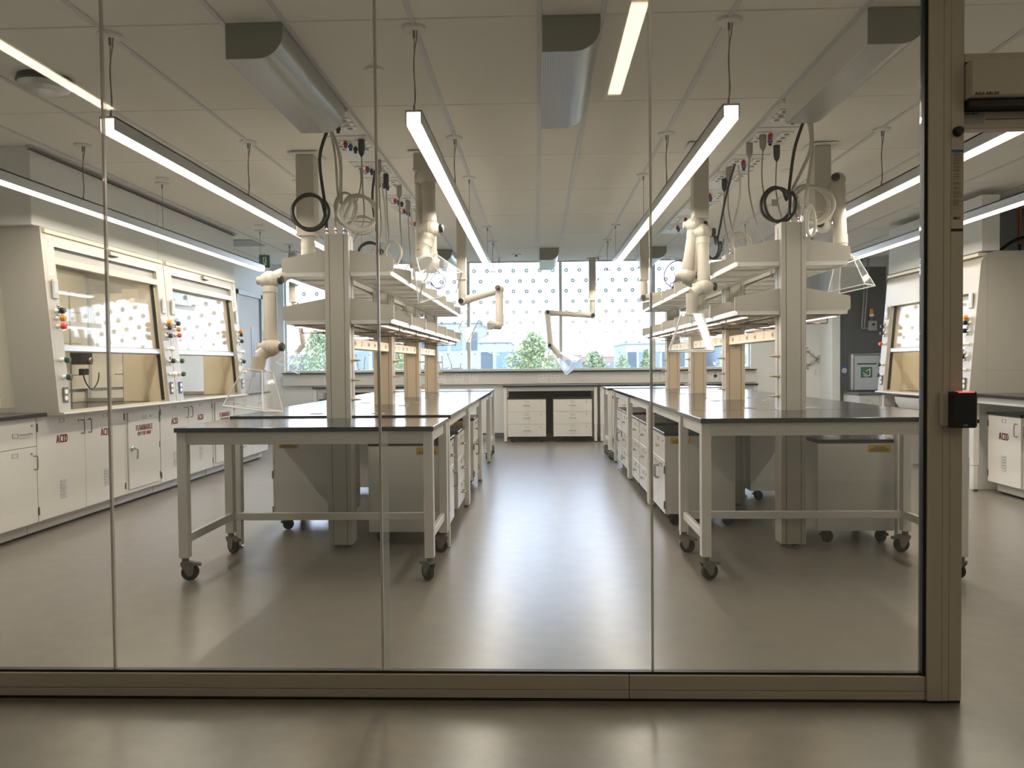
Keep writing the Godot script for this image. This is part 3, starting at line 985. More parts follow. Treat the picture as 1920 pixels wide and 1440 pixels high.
func bench_rows() -> void:
	var xc := [-1.37, 1.715]
	var tops := [0.92, 0.938]
	var cz := [-5.295, -6.825, -8.355, -9.885]
	var ctop := [2.163, 2.198]
	var dy := [0.0, 0.03]
	mobile_table(-1.37, -4.415, -5.172, 0.908, "wheeled white table with black top before the bench row by flammable cabinets", false)
	mobile_table(1.69, -4.43, -5.18, 0.941, "wheeled white table with black top before the bench row by doorway", false)
	mobile_table(-1.37, -9.99, -10.73, 0.925, "wheeled table at window end of the bench row by flammable cabinets", false)
	mobile_table(1.66, -9.99, -10.73, 0.945, "wheeled table at window end of the bench row by doorway", false)
	for r in 2:
		var x: float = xc[r] - 0.003
		for k in 4:
			service_column(x + 0.003, cz[k], ctop[r], "%s tall service column from the glass in the %s" % [ORD[k], ROW[r]], 4, 1.0 if r == 0 else -1.0)
		for k in 3:
			var z0: float = cz[k] + (0.045 if k == 0 else -0.001)
			var z1: float = cz[k + 1] + 0.001
			for s in [-1.0, 1.0]:
				var side := "aisle" if (s > 0) == (r == 0) else "outer"
				var edge: float = x + 0.765 * s + (0.006 if s > 0 else 0.0)
				fixed_bench(minf(edge, x + 0.002 * s), maxf(edge, x + 0.002 * s), z0, z1, tops[r], s, 0.122 if k == 0 else 0.075, "%s black-topped bench from the glass, %s side of the %s" % [ORD[k], side, ROW[r]])
			raceway(x + 0.003, cz[k] - 0.075, cz[k + 1] + 0.075, 1.385 + dy[r], "white outlet raceway in the %s bay of the %s" % [ORD[k], ROW[r]])
			for lv in 2:
				var y: float = [1.585, 1.915][lv] + dy[r]
				solo("shelf_spine", b3(Vector3(x - 0.03, y, cz[k + 1] + 0.075), Vector3(x + 0.036, y + 0.05, cz[k] - 0.075), 0.003), M.column, "%s spine rail in the %s bay of the %s" % [["lower", "upper"][lv], ORD[k], ROW[r]], "rail", "shelf spines")
		for lv in 2:
			var yb: float = [1.551, 1.88][lv] + dy[r]
			for k in 6:
				for s in [-1.0, 1.0]:
					var side2 := "aisle" if (s > 0) == (r == 0) else "outer"
					overhead_shelf(x + 0.003, -5.25 - 0.768 * k, yb, lv == 0, s, "%s %s shelf from the glass, %s side of the %s" % [ORD[k], ["lower", "upper"][lv], side2, ROW[r]])
		for s in [-1.0, 1.0]:
			area(self, Vector3(x + s * 0.3, 1.531 + dy[r], -7.56), Vector2(0.036, 4.5), 1.3, Color(1.0, 0.84, 0.64))
	# wheeled cabinets under the benches
	var face_l := -0.655
	for a in [["door", -5.61, "first"], ["drawers", -6.46, "second"], ["doors", -7.98, "third"]]:
		mobile_cabinet(a[0], "%s wheeled cabinet on the aisle side under the %s" % [a[2], ROW[0]], Vector3(face_l - 0.27, 0, a[1]), PI / 2)
	mobile_cabinet("doors", "wheeled cabinet facing the acid cabinets under the %s" % ROW[0], Vector3(-1.765, 0, -6.08), -PI / 2)
	mobile_cabinet("drawers", "farther wheeled cabinet facing the fume hoods under the %s" % ROW[0], Vector3(-1.765, 0, -7.6), -PI / 2)
	var kinds := ["doors", "drawers", "drawers", "drawers", "doors"]
	var zs := [[-5.95, -6.58], [-6.92, -7.42], [-7.46, -8.02], [-8.44, -8.96], [-8.99, -9.5]]
	for k in 5:
		mobile_cabinet(kinds[k], "%s wheeled cabinet from the glass on the aisle side under the %s" % [ORD[k], ROW[1]], Vector3(1.24, 0, (zs[k][0] + zs[k][1]) / 2), -PI / 2, zs[k][0] - zs[k][1])
	mobile_cabinet("doors", "wheeled cabinet with yellow caution label under outer side of the %s" % ROW[1], Vector3(2.185, 0, -5.62), PI / 2)
	mobile_cabinet("drawers", "farther wheeled cabinet on the outer side under the %s" % ROW[1], Vector3(2.185, 0, -7.3), PI / 2)


# ---------------------------------------------------------------- extraction arms
func extraction_arm(label: String, post: Vector2, post_w: float, post_bottom: float, joints: Array, r: float, hood_at: Vector3, hood_dir: Vector3, hood_turn: float, hood_size := 1.0, barrel := false) -> void:
	# post hangs from the ceiling at (x, z); joints: the elbows of the arm, from the post's foot to the nozzle
	var t := thing("extraction_arm", label, "extraction arm", Vector3.ZERO, 0, "ceiling-hung extraction arms")
	part(t, "ceiling_plate", b3(Vector3(post.x - post_w * 0.85, CEIL - 0.018, post.y - post_w * 0.85), Vector3(post.x + post_w * 0.85, CEIL - 0.007, post.y + post_w * 0.85), 0.003), M.white)
	part(t, "post", b3(Vector3(post.x - post_w / 2, post_bottom, post.y - post_w / 2), Vector3(post.x + post_w / 2, CEIL - 0.018, post.y + post_w / 2), 0.006), M.arm)
	part(t, "post_ring", b3(Vector3(post.x - post_w / 2 - 0.004, post_bottom - 0.006, post.y - post_w / 2 - 0.004), Vector3(post.x + post_w / 2 + 0.004, post_bottom + 0.012, post.y + post_w / 2 + 0.004), 0.003), M.arm)
	var from := Vector3(post.x, post_bottom, post.y)
	var all: Array = [from] + joints
	for i in all.size() - 1:
		var a: Vector3 = all[i]
		var b: Vector3 = all[i + 1]
		var m := MB.new()
		m.cyl(a, b, r, -1, 20)
		part(t, "tube", m, M.arm)
		var cuff := MB.new()
		var d := (b - a).normalized()
		if a.distance_to(b) > 0.16:
			cuff.cyl(b - d * (r + 0.07), b - d * r, r * 1.09, -1, 20)
			cuff.cyl(a + d * r, a + d * (r + 0.05), r * 1.09, -1, 20)
			part(t, "cuff", cuff, M.arm)
		if i < all.size() - 2:
			var c: Vector3 = all[i + 2]
			var out := d.cross((c - b).normalized())
			if out.length() < 0.2:
				out = d.cross(Vector3.BACK)
			out = out.normalized()
			if out.z < 0.0:
				out = -out
			var j := MB.new()
			if barrel:
				out = Vector3(1, 0, 0.12).normalized()
				j.ball(b, r * 1.42, 20, 14)
				j.lathe([Vector2(0.0, -1.95 * r), Vector2(0.62 * r, -1.95 * r), Vector2(0.66 * r, -1.5 * r), Vector2(1.0 * r, -1.1 * r), Vector2(1.42 * r, -0.12 * r), Vector2(1.48 * r, -0.1 * r), Vector2(1.48 * r, 0.1 * r), Vector2(1.42 * r, 0.12 * r), Vector2(1.0 * r, 1.1 * r), Vector2(0.66 * r, 1.4 * r), Vector2(0.62 * r, 1.5 * r)], b, out, 20)
			else:
				j.ball(b, r * 1.22, 18, 12)
				j.cyl(b - out * r * 1.5, b + out * r * 1.5, r * 0.62, -1, 16)
			part(t, "joint", j, M.arm)
			var kn := MB.new()
			kn.lathe([Vector2(r * 0.62, 0.0), Vector2(r * 0.66, 0.008), Vector2(r * 0.66, 0.022), Vector2(r * 0.5, 0.03), Vector2(0.0, 0.03)], b + out * r * 1.5, out, 16)
			part(t, "knob", kn, M.knob_black)
	# clear capture hood: a small square mouth widening to a big open one
	var d2 := hood_dir.normalized()
	var x := (d2.cross(Vector3.UP) if absf(d2.y) < 0.9 else Vector3.RIGHT)
	x = (x - d2 * x.dot(d2)).normalized().rotated(d2, hood_turn)
	var y := d2.cross(x)
	var s := hood_size
	var ring0 := []
	var ring1 := []
	for q in [[-1, -1], [1, -1], [1, 1], [-1, 1]]:
		ring0.append(hood_at + x * 0.075 * s * q[0] + y * 0.06 * s * q[1])
		ring1.append(hood_at + d2 * 0.27 * s + x * 0.16 * s * q[0] + y * 0.12 * s * q[1])
	var cuff2 := MB.new()
	var last: Vector3 = all[-1]
	cuff2.cyl(last, hood_at, r * 1.1, r * 0.95, 20)
	cuff2.cyl(hood_at - d2 * 0.012, hood_at + d2 * 0.012, r * 1.2, -1, 20)
	part(t, "nozzle", cuff2, M.arm)
	var hd := MB.new()
	var ed := MB.new()
	for i in 4:
		var k := (i + 1) % 4
		var nn: Vector3 = ((ring0[k] - ring0[i]) as Vector3).cross(ring1[i] - ring0[i]).normalized()
		hd.quad(ring0[i], ring0[k], ring1[k], ring1[i], nn)
		ed.tube([ring1[i], ring1[k]], 0.0058 * s, 6)
		ed.tube([ring0[i], ring1[i]], 0.005 * s, 6)
		ed.tube([ring0[i], ring0[k]], 0.003 * s, 6)
	hd.quad(ring0[0], ring0[1], ring0[2], ring0[3], -d2)
	var h := part(t, "capture_hood", hd, M.acrylic, "clear acrylic capture hood")
	part(h, "rim", ed, M.acrylic_edge)


func extraction_arms() -> void:
	extraction_arm("cream extraction arm lowered beside benches, clear hood near bench level", Vector2(-1.8, -6.02), 0.14, 2.285, [Vector3(-1.8, 2.06, -6.02), Vector3(-2.04, 1.92, -5.82), Vector3(-2.02, 1.41, -5.76), Vector3(-2.1, 1.34, -5.74)], 0.05, Vector3(-2.115, 1.235, -5.74), Vector3(-0.12, -1, 0.05), 0.25, 1.08, true)
	extraction_arm("folded cream extraction arm beside the aisle lamp, clear hood tilted sideways", Vector2(-0.9, -6.03), 0.11, 2.78, [Vector3(-0.895, 2.05, -6.0), Vector3(-0.82, 2.04, -5.93), Vector3(-0.83, 2.7, -5.9), Vector3(-0.815, 2.3, -5.86), Vector3(-0.865, 2.12, -5.82)], 0.05, Vector3(-0.85, 2.05, -5.8), Vector3(0.45, -0.75, 0.35), 0.5, 1.0, true)
	extraction_arm("folded cream extraction arm hanging over aisle by doorway benches, clear hood below", Vector2(1.245, -5.95), 0.115, 2.36, [Vector3(1.2, 2.31, -5.93), Vector3(1.142, 1.93, -5.95), Vector3(1.2, 1.9, -5.99), Vector3(1.255, 2.25, -5.9), Vector3(1.25, 1.83, -5.84), Vector3(1.16, 1.78, -5.82)], 0.044, Vector3(1.155, 1.625, -5.82), Vector3(-0.02, -1, 0.03), 0.2, 1.02, true)
	extraction_arm("cream extraction arm folded up behind hose coils, clear hood past shelves", Vector2(2.18, -6.03), 0.125, 2.4, [Vector3(2.2, 2.3, -6.0), Vector3(2.29, 2.64, -5.97), Vector3(2.3, 2.1, -5.93)], 0.048, Vector3(2.33, 2.03, -5.9), Vector3(0.12, -1, 0.1), 0.75, 0.85)
	extraction_arm("bent extraction arm over the aisle on cabinet side, hood facing camera", Vector2(-0.82, -8.36), 0.1, 2.19, [Vector3(-0.815, 1.955, -8.36), Vector3(-0.41, 2.07, -8.3), Vector3(-0.405, 1.68, -8.22)], 0.042, Vector3(-0.5, 1.68, -8.14), Vector3(-0.75, 0.02, 0.55), 0.78, 1.0)
	extraction_arm("zigzag extraction arm before the windows above the middle of the aisle", Vector2(0.868, -12.25), 0.11, 2.265, [Vector3(0.866, 2.03, -12.25), Vector3(0.155, 2.075, -12.2), Vector3(0.2, 1.56, -12.18), Vector3(0.3, 1.45, -12.16)], 0.043, Vector3(0.34, 1.4, -12.14), Vector3(0.75, -0.6, 0.15), 0.3, 1.05)
	extraction_arm("extraction arm on doorway side partly hidden behind shelf ends", Vector2(1.278, -9.3), 0.1, 2.26, [Vector3(1.276, 2.05, -9.3), Vector3(1.62, 2.09, -9.22), Vector3(1.66, 2.24, -9.18)], 0.042, Vector3(1.66, 2.3, -9.16), Vector3(0.2, 1, 0.2), 0.3, 0.7)
	extraction_arm("distant extraction arm by the windows seen under the shelves, tilted hood", Vector2(-3.55, -11.1), 0.1, 2.2, [Vector3(-3.45, 1.98, -11.05), Vector3(-3.38, 1.58, -11.0)], 0.035, Vector3(-3.46, 1.47, -10.97), Vector3(-0.5, -0.85, 0.1), 0.4, 1.0)


# ---------------------------------------------------------------- hoses and cords
func coil(label: String, start: Vector3, c: Vector3, r: float, turns: float, a0: float, end: Vector3, thick: float, material: Material, dirn := 1.0, squash := 1.0, fitting: Material = null) -> Node3D:
	var p := [start, start.lerp(c, 0.4) + Vector3(0, 0.02, 0.02)]
	var steps := int(turns * 12)
	for k in steps + 1:
		var a := a0 + dirn * TAU * turns * k / steps
		p.append(c + Vector3(cos(a) * r * (1.0 - 0.1 * sin(k * 0.7)) + r * 0.3 * (float(k) / steps - 0.5), sin(a) * r * squash - r * 0.3 * (float(k) / steps - 0.5), -0.035 + 0.07 * k / steps))
	p.append(end + Vector3(0, 0.06, 0))
	p.append(end)
	var m := MB.new()
	m.tube(flow(p, 4), thick, 8)
	var t := thing("coiled_hose", label, "hose", Vector3.ZERO, 0, "coiled hoses on service columns")
	part(t, "hose", m, material)
	var f := MB.new()
	f.lathe([Vector2(0.008, 0.05), Vector2(0.008, 0.03), Vector2(0.013, 0.03), Vector2(0.013, 0.012), Vector2(0.009, 0.012), Vector2(0.009, 0.0)], end - Vector3(0, 0.045, 0), Vector3.UP, 12)
	part(t, "coupling", f, M.chrome)
	if fitting:
		var g := MB.new()
		g.lathe([Vector2(0.0, 0.008), Vector2(0.0165, 0.008), Vector2(0.0165, 0.0), Vector2(0.0, 0.0)], end - Vector3(0, 0.025, 0), Vector3.UP, 12)
		part(t, "collar", g, fitting)
	return t


func power_cord(label: String, at: Vector3, pts: Array, plug: Material, cord: Material, r := 0.0055) -> void:
	var t := thing("power_lead", label, "power lead", Vector3.ZERO, 0, "cords hanging from the ceiling panels")
	var m := MB.new()
	m.tube(flow([at - Vector3(0, 0.12, 0)] + pts, 6), r, 7)
	part(t, "cord", m, cord)
	var p := MB.new()
	p.lathe([Vector2(0.006, -0.125), Vector2(0.02, -0.1), Vector2(0.024, -0.075), Vector2(0.024, -0.005), Vector2(0.0, -0.005)], at, Vector3.UP, 14)
	part(t, "plug", p, plug)


func hoses() -> void:
	var x := -1.37
	coil("black gas hose coiled in two loops over the first column by cabinets", Vector3(-1.41, 2.86, -5.2), Vector3(-1.565, 2.325, -5.29), 0.118, 2.1, 0.3, Vector3(-1.455, 2.215, -5.295), 0.0115, M.knob_black, 1.0, 1.0, M.red)
	coil("thick white gas hose looped beside column top, toward the aisle lamp", Vector3(-1.395, 2.88, -5.19), Vector3(-1.225, 2.31, -5.27), 0.125, 2.1, 2.6, Vector3(-1.33, 2.215, -5.3), 0.0115, M.hose_white, -1.0, 0.92, M.blue)
	coil("thin white gas hose looped close over first column by cabinets", Vector3(-1.40, 2.88, -5.23), Vector3(-1.33, 2.35, -5.33), 0.075, 2.0, 2.2, Vector3(-1.39, 2.215, -5.29), 0.0085, M.hose_white, -1.0, 1.5, M.orange_red)
	coil("grey data cords bunched on first column by cabinets", Vector3(-1.28, 2.7, -5.6), Vector3(-1.22, 2.24, -5.36), 0.09, 1.3, 2.4, Vector3(-1.3, 2.2, -5.31), 0.005, M.cord_grey, -1.0, 0.7)
	coil("black hose loop over second column by cabinets", Vector3(-1.32, 2.86, -6.3), Vector3(-1.48, 2.26, -6.8), 0.1, 2.0, 0.4, Vector3(-1.42, 2.215, -6.82), 0.0105, M.knob_black, 1.0, 0.9, M.red)
	coil("white hose loop over second column by cabinets", Vector3(-1.30, 2.86, -6.35), Vector3(-1.27, 2.26, -6.79), 0.07, 2.6, 2.4, Vector3(-1.33, 2.215, -6.82), 0.008, M.hose_white, -1.0, 1.35, M.blue)
	coil("purple data cable loop over farther columns by cabinets", Vector3(-1.1, 2.3, -7.9), Vector3(-1.02, 2.13, -7.9), 0.07, 1.6, 1.2, Vector3(-1.1, 2.06, -7.95), 0.0055, M.purple, -1.0, 1.1)
	coil("white hose loop over third column by cabinets", Vector3(-1.30, 2.86, -7.9), Vector3(-1.27, 2.26, -8.33), 0.08, 2.2, 2.4, Vector3(-1.33, 2.215, -8.35), 0.008, M.hose_white, -1.0, 1.2, M.blue)
	var tagged := coil("black gas hose with paper tag coiled over first column by doorway", Vector3(1.785, 2.86, -5.25), Vector3(1.64, 2.33, -5.32), 0.095, 2.1, 0.3, Vector3(1.716, 2.25, -5.31), 0.0105, M.knob_black, 1.0, 1.2, M.nickel)
	coil("large white gas hose coiled over first column, toward the doorway", Vector3(1.80, 2.87, -5.2), Vector3(1.87, 2.33, -5.33), 0.13, 2.0, 2.6, Vector3(1.78, 2.25, -5.31), 0.0115, M.hose_white, -1.0, 0.95, M.red)
	coil("long white hose drooping before the first column by doorway", Vector3(1.81, 2.86, -5.17), Vector3(1.815, 2.2, -5.2), 0.035, 1.1, 2.6, Vector3(1.79, 2.25, -5.29), 0.0115, M.hose_white, -1.0, 3.0)
	coil("black hose loop over second column by doorway", Vector3(1.60, 2.86, -6.3), Vector3(1.53, 2.27, -6.8), 0.06, 2.0, 0.4, Vector3(1.6, 2.25, -6.82), 0.0095, M.knob_black, 1.0, 1.7, M.red)
	coil("white hose loop over second column by doorway", Vector3(1.64, 2.86, -6.35), Vector3(1.77, 2.3, -6.79), 0.08, 2.2, 2.4, Vector3(1.69, 2.25, -6.82), 0.008, M.hose_white, -1.0, 1.1, M.blue)
	coil("purple data cable loop over farther columns by doorway", Vector3(1.6, 2.3, -7.9), Vector3(1.43, 2.16, -7.9), 0.13, 1.6, 1.2, Vector3(1.55, 2.09, -8.0), 0.006, M.purple, -1.0, 1.1)
	part(tagged, "paper_tag", b3(Vector3(1.58, 2.31, -5.262), Vector3(1.62, 2.355, -5.257), 0.001), M.hood_grey)
	var y := CEIL - 0.03
	# cords that drop from the ceiling panels to the shelves
	for a in [[-1.26, -5.55, 0, "first"], [-1.25, -6.1, 1, "second"], [-1.28, -6.55, 0, "third"], [-1.24, -6.95, 1, "fourth"], [-1.27, -7.6, 1, "fifth"]]:
		power_cord("%s cord from the glass dropping to the %s" % [a[3], ROW[0]], Vector3(a[0], y, a[1]), [Vector3(a[0] + 0.005, 2.55, a[1]), Vector3(a[0] + 0.02, 2.3, a[1] + 0.05), Vector3(a[0] - 0.06, 2.14, a[1] + 0.05), Vector3(a[0] - 0.08, 1.98, a[1] + 0.1)], M.knob_black if a[2] == 0 else M.hood_grey, M.cord_grey)
	for a in [[1.62, -5.6, 1, "first"], [1.58, -5.8, 1, "second"], [1.81, -5.9, 0, "third"], [1.6, -6.5, 1, "fourth"], [1.66, -6.9, 0, "fifth"], [1.6, -7.5, 1, "sixth"]]:
		power_cord("%s cord from the glass dropping to the %s" % [a[3], ROW[1]], Vector3(a[0], y, a[1]), [Vector3(a[0] - 0.005, 2.55, a[1]), Vector3(a[0] + 0.03, 2.3, a[1] + 0.05), Vector3(a[0] + 0.09, 2.16, a[1] + 0.05), Vector3(a[0] + 0.1, 2.0, a[1] + 0.1)], M.knob_black if a[2] == 0 else M.hood_grey, M.cord_grey)


# ---------------------------------------------------------------- fume hoods
func fz(y: float) -> float:
	return -0.085 * (y - 0.93)


func slab(p: Node3D, called: String, x0: float, x1: float, y0: float, y1: float, off: float, thick: float, material: Material) -> MeshInstance3D:
	# a board lying in the sloping front of a hood, its face set back by off
	var m := MB.new()
	m.prism(PackedVector2Array([Vector2(fz(y0) - off, y0), Vector2(fz(y1) - off, y1), Vector2(fz(y1) - off - thick, y1), Vector2(fz(y0) - off - thick, y0)]), 0, x0, x1)
	return part(p, called, m, material)


func valve(p: Node3D, x: float, y: float, material: Material, fancy := false) -> void:
	var o := part(p, "valve", keep("valve_stem", func(m: MB):
		m.lathe([Vector2(0.017, 0.0), Vector2(0.017, 0.016), Vector2(0.011, 0.02), Vector2(0.011, 0.034)], Vector3.ZERO, Vector3.BACK, 14)), M.print_white)
	o.position = Vector3(x, y, fz(y))
	part(o, "knob", keep("valve_knob", func(m: MB):
		m.lathe([Vector2(0.012, 0.034), Vector2(0.026, 0.04), Vector2(0.022, 0.066), Vector2(0.017, 0.072), Vector2(0.0, 0.072)], Vector3.ZERO, Vector3.BACK, 10)), material)
	if fancy:
		part(o, "fitting", keep("valve_fit", func(m: MB):
			m.cyl(Vector3(0, -0.035, 0.02), Vector3(0, 0.035, 0.02), 0.009, -1, 10)
			m.ball(Vector3(0, 0.036, 0.02), 0.013, 10, 8)
			m.ball(Vector3(0, -0.036, 0.02), 0.013, 10, 8)), M.chrome)


func fume_hood(label: String, at: Vector3, turn: float, W: float, opt := {}) -> Node3D:
	var t := thing("fume_hood", label, "fume hood", at, turn, "fume hoods")
	var h := W / 2
	var top := 2.345
	var curved: bool = opt.get("curved", false)
	var outline := PackedVector2Array([Vector2(fz(0.93), 0.93)])
	if curved:
		for k in 9:
			var ang := PI / 2 * k / 8.0
			outline.append(Vector2(fz(2.2) - 0.16 * (1 - cos(ang)), 2.2 + 0.145 * sin(ang)))
	else:
		outline.append(Vector2(fz(top), top))
	outline.append_array([Vector2(-0.97, top), Vector2(-0.97, 0.93)])
	for s in [-1.0, 1.0]:
		var m := MB.new()
		var a: float = s * (h - 0.03)
		var b: float = s * h
		if curved:
			m.prism(outline, 0, a, b)
		else:
			m.prism(PackedVector2Array([Vector2(fz(0.93), 0.93), Vector2(fz(top), top), Vector2(fz(top) - 0.34, top), Vector2(fz(0.93) - 0.34, 0.93)]), 0, a, b)
			m.prism(PackedVector2Array([Vector2(fz(2.02) - 0.34, 2.02), Vector2(fz(top) - 0.34, top), Vector2(-0.97, top), Vector2(-0.97, 2.02)]), 0, a, b)
			m.prism(PackedVector2Array([Vector2(fz(0.93) - 0.34, 0.93), Vector2(fz(0.965) - 0.34, 0.965), Vector2(-0.97, 0.965), Vector2(-0.97, 0.93)]), 0, a, b)
			m.prism(PackedVector2Array([Vector2(-0.89, 0.965), Vector2(-0.89, 2.02), Vector2(-0.97, 2.02), Vector2(-0.97, 0.965)]), 0, a, b)
			var g := MB.new()
			g.prism(PackedVector2Array([Vector2(fz(0.965) - 0.34, 0.965), Vector2(fz(2.02) - 0.34, 2.02), Vector2(-0.89, 2.02), Vector2(-0.89, 0.965)]), 0, s * (h - 0.018), s * (h - 0.012))
			part(t, "side_window", g, M.hood_glass)
		part(t, "side_panel", m, M.hood_white)
		if opt.get("solid", 0.0) == s:
			part(t, "panel_seam", b3(Vector3(s * (h + 0.0004) - 0.0004, 1.19, -0.95), Vector3(s * (h + 0.0004) + 0.0004, 1.194, -0.1)), M.hood_grey)
			part(t, "panel_seam", b3(Vector3(s * (h + 0.0004) - 0.0004, 0.95, -0.175), Vector3(s * (h + 0.0004) + 0.0004, 2.345, -0.171)), M.hood_grey)
		slab(t, "front_post", minf(s * (h - 0.15), s * (h - 0.031)), maxf(s * (h - 0.15), s * (h - 0.031)), 0.93, 1.95 if curved else top, 0.0, 0.09, M.hood_white)
		slab(t, "post_return", minf(s * (h - 0.15), s * (h - 0.17)), maxf(s * (h - 0.15), s * (h - 0.17)), 0.93, 2.08, 0.03, 0.16, M.hood_beige)
		slab(t, "sash_track", minf(s * (h - 0.17), s * (h - 0.18)), maxf(s * (h - 0.17), s * (h - 0.18)), 0.95, 2.08, 0.035, 0.03, M.gasket)
	var xi := h - 0.15
	if curved:
		var pl := PackedVector2Array([Vector2(fz(1.95), 1.95)])
		for k in 9:
			var a2 := PI / 2 * k / 8.0
			pl.append(Vector2(fz(2.2) - 0.16 * (1 - cos(a2)), 2.2 + 0.145 * sin(a2)))
		pl.append(Vector2(-0.26, 1.95))
		var m2 := MB.new()
		m2.prism(pl, 0, -h + 0.031, h - 0.031)
		part(t, "fascia", m2, M.hood_white)
	else:
		slab(t, "fascia", -xi, xi, 2.21, top, 0.0, 0.05, M.hood_white)
		slab(t, "fascia_recess", -xi, xi, 2.13, 2.21, 0.035, 0.04, M.hood_grey)
		slab(t, "fascia_lip", -xi, xi, 2.075, 2.13, 0.0, 0.06, M.hood_white)
	# sash: glass in a light metal frame with a pull bar along its foot
	var bar_y := 1.39
	var sh := slab(t, "sash", -xi + 0.03, xi - 0.03, bar_y + 0.03, 2.1, 0.055, 0.006, M.hood_glass)
	var bar := MB.new()
	bar.prism(PackedVector2Array([Vector2(fz(1.39) - 0.03, bar_y + 0.012), Vector2(fz(1.4) - 0.03, bar_y + 0.05), Vector2(fz(1.4) - 0.045, bar_y + 0.06), Vector2(fz(1.4) - 0.075, bar_y + 0.06), Vector2(fz(1.4) - 0.075, bar_y), Vector2(fz(1.4) - 0.045, bar_y)]), 0, -xi + 0.028, xi - 0.028)
	part(sh, "pull_bar", bar, M.alu)
	var airfoil := MB.new()
	airfoil.prism(PackedVector2Array([Vector2(0.03, 0.906), Vector2(0.036, 0.916), Vector2(0.03, 0.928), Vector2(-0.09, 0.936), Vector2(-0.13, 0.926), Vector2(-0.13, 0.906)]), 0, -h + 0.004, h - 0.004)
	part(t, "airfoil_sill", airfoil, M.hood_white)
	part(t, "work_surface", b3(Vector3(-h + 0.03, 0.906, -0.95), Vector3(h - 0.03, 0.928, -0.132)), M.epoxy)
	part(t, "back_casing", b3(Vector3(-h, 0.932, -0.97), Vector3(h, 2.34, -0.94)), M.hood_white)
	part(t, "liner_back", b3(Vector3(-h + 0.03, 1.06, -0.9), Vector3(h - 0.03, 2.2, -0.885), 0.002), M.liner)
	part(t, "liner_foot", b3(Vector3(-h + 0.03, 0.93, -0.93), Vector3(h - 0.03, 1.03, -0.915), 0.002), M.liner)
	part(t, "liner_top", b3(Vector3(-h + 0.03, 2.3, -0.94), Vector3(h - 0.03, 2.33, -0.1)), M.liner)
	for s in [-1.0, 1.0]:
		part(t, "liner_side", b3(Vector3(s * (h - 0.075), 0.93, -0.5), Vector3(s * (h - 0.06), 2.05, -0.2), 0.002), M.liner)
	var lamp := part(t, "hood_lamp", b3(Vector3(-0.55, 2.285, -0.5), Vector3(0.55, 2.3, -0.38), 0.003), M.lamp_hood)
	area(t, Vector3(0, 2.28, -0.44), Vector2(1.1, 0.12), opt.get("lamp", 0.5), Color(1.0, 0.9, 0.74))
	# scaffold rods
	for x in [-0.45, 0.05, 0.5]:
		var r := MB.new()
		r.cyl(Vector3(x, 0.93, -0.8), Vector3(x, 2.0, -0.8), 0.007, -1, 10)
		part(t, "lattice_rod", r, M.nickel)
		for y in [1.2, 1.5, 1.8]:
			var j := MB.new()
			j.ball(Vector3(x, y, -0.8), 0.016, 10, 6)
			part(t, "rod_boss", j, M.nickel)
	for y in [1.2, 1.5, 1.8]:
		var r2 := MB.new()
		r2.cyl(Vector3(-0.62, y, -0.792), Vector3(0.66, y, -0.792), 0.006, -1, 10)
		part(t, "lattice_rod", r2, M.nickel)
	# hand-motion sensor on the fascia
	var sn := MB.new()
	sn.bb(Vector3(-0.06, -0.02, 0.0), Vector3(0.06, 0.018, 0.03), 0.005)
	var so := part(t, "sash_sensor", sn, M.hood_white)
	so.position = Vector3(0.02, 2.27 if not curved else 2.08, fz(2.27) if not curved else fz(2.08))
	part(so, "lens", b3(Vector3(-0.055, -0.026, 0.004), Vector3(0.055, -0.019, 0.034), 0.002), M.knob_black)
	for s in [-1.0, 1.0]:
		var x: float = s * (h - 0.09)
		var q := MB.new()
		q.quad(Vector3(x - 0.032, 1.98, fz(1.98) + 0.0006), Vector3(x + 0.032, 1.98, fz(1.98) + 0.0006), Vector3(x + 0.032, 2.3, fz(2.3) + 0.0006), Vector3(x - 0.032, 2.3, fz(2.3) + 0.0006), Vector3(0, 0.085, 1).normalized())
		if not curved:
			part(t, "instruction_label", q, M.print_hood)
		var dspl := part(t, "monitor", b3(Vector3(x - 0.034, 1.8, fz(1.8)), Vector3(x + 0.034, 1.95, fz(1.8) + 0.014), 0.004), M.hood_white)
		part(dspl, "screen", b3(Vector3(x - 0.022, 1.835, fz(1.8) + 0.013), Vector3(x + 0.022, 1.93, fz(1.8) + 0.0155), 0.001), M.display)
		var op := part(t, "outlet_plate", b3(Vector3(x - 0.03, 1.0, fz(1.0) - 0.002), Vector3(x + 0.03, 1.12, fz(1.0) + 0.006), 0.002), M.blue if opt.get("blue", false) else M.baseboard)
		for y in [1.035, 1.085]:
			part(op, "socket", keep("hood_socket", func(b: MB): b.lathe([Vector2(0.019, 0.0), Vector2(0.019, 0.004), Vector2(0.0, 0.004)], Vector3.ZERO, Vector3.BACK, 14)), M.print_white).position = Vector3(x, y, fz(1.0) + 0.006)
		var lay: Array = opt.get("valves", [[1.71, "knob_black", true], [1.65, "amber", false], [1.59, "orange_red", false], [1.33, "deep_green", false], [1.197, "deep_green", false]])
		if s > 0:
			lay = [[1.71, "amber", false], [1.66, "knob_black", true], [1.58, "knob_black", true], [1.45, "print_white", false], [1.33, "knob_black", true], [1.2, "print_white", false]]
		for v in lay:
			valve(t, x, v[0], M[v[1]], v[2])
	return t


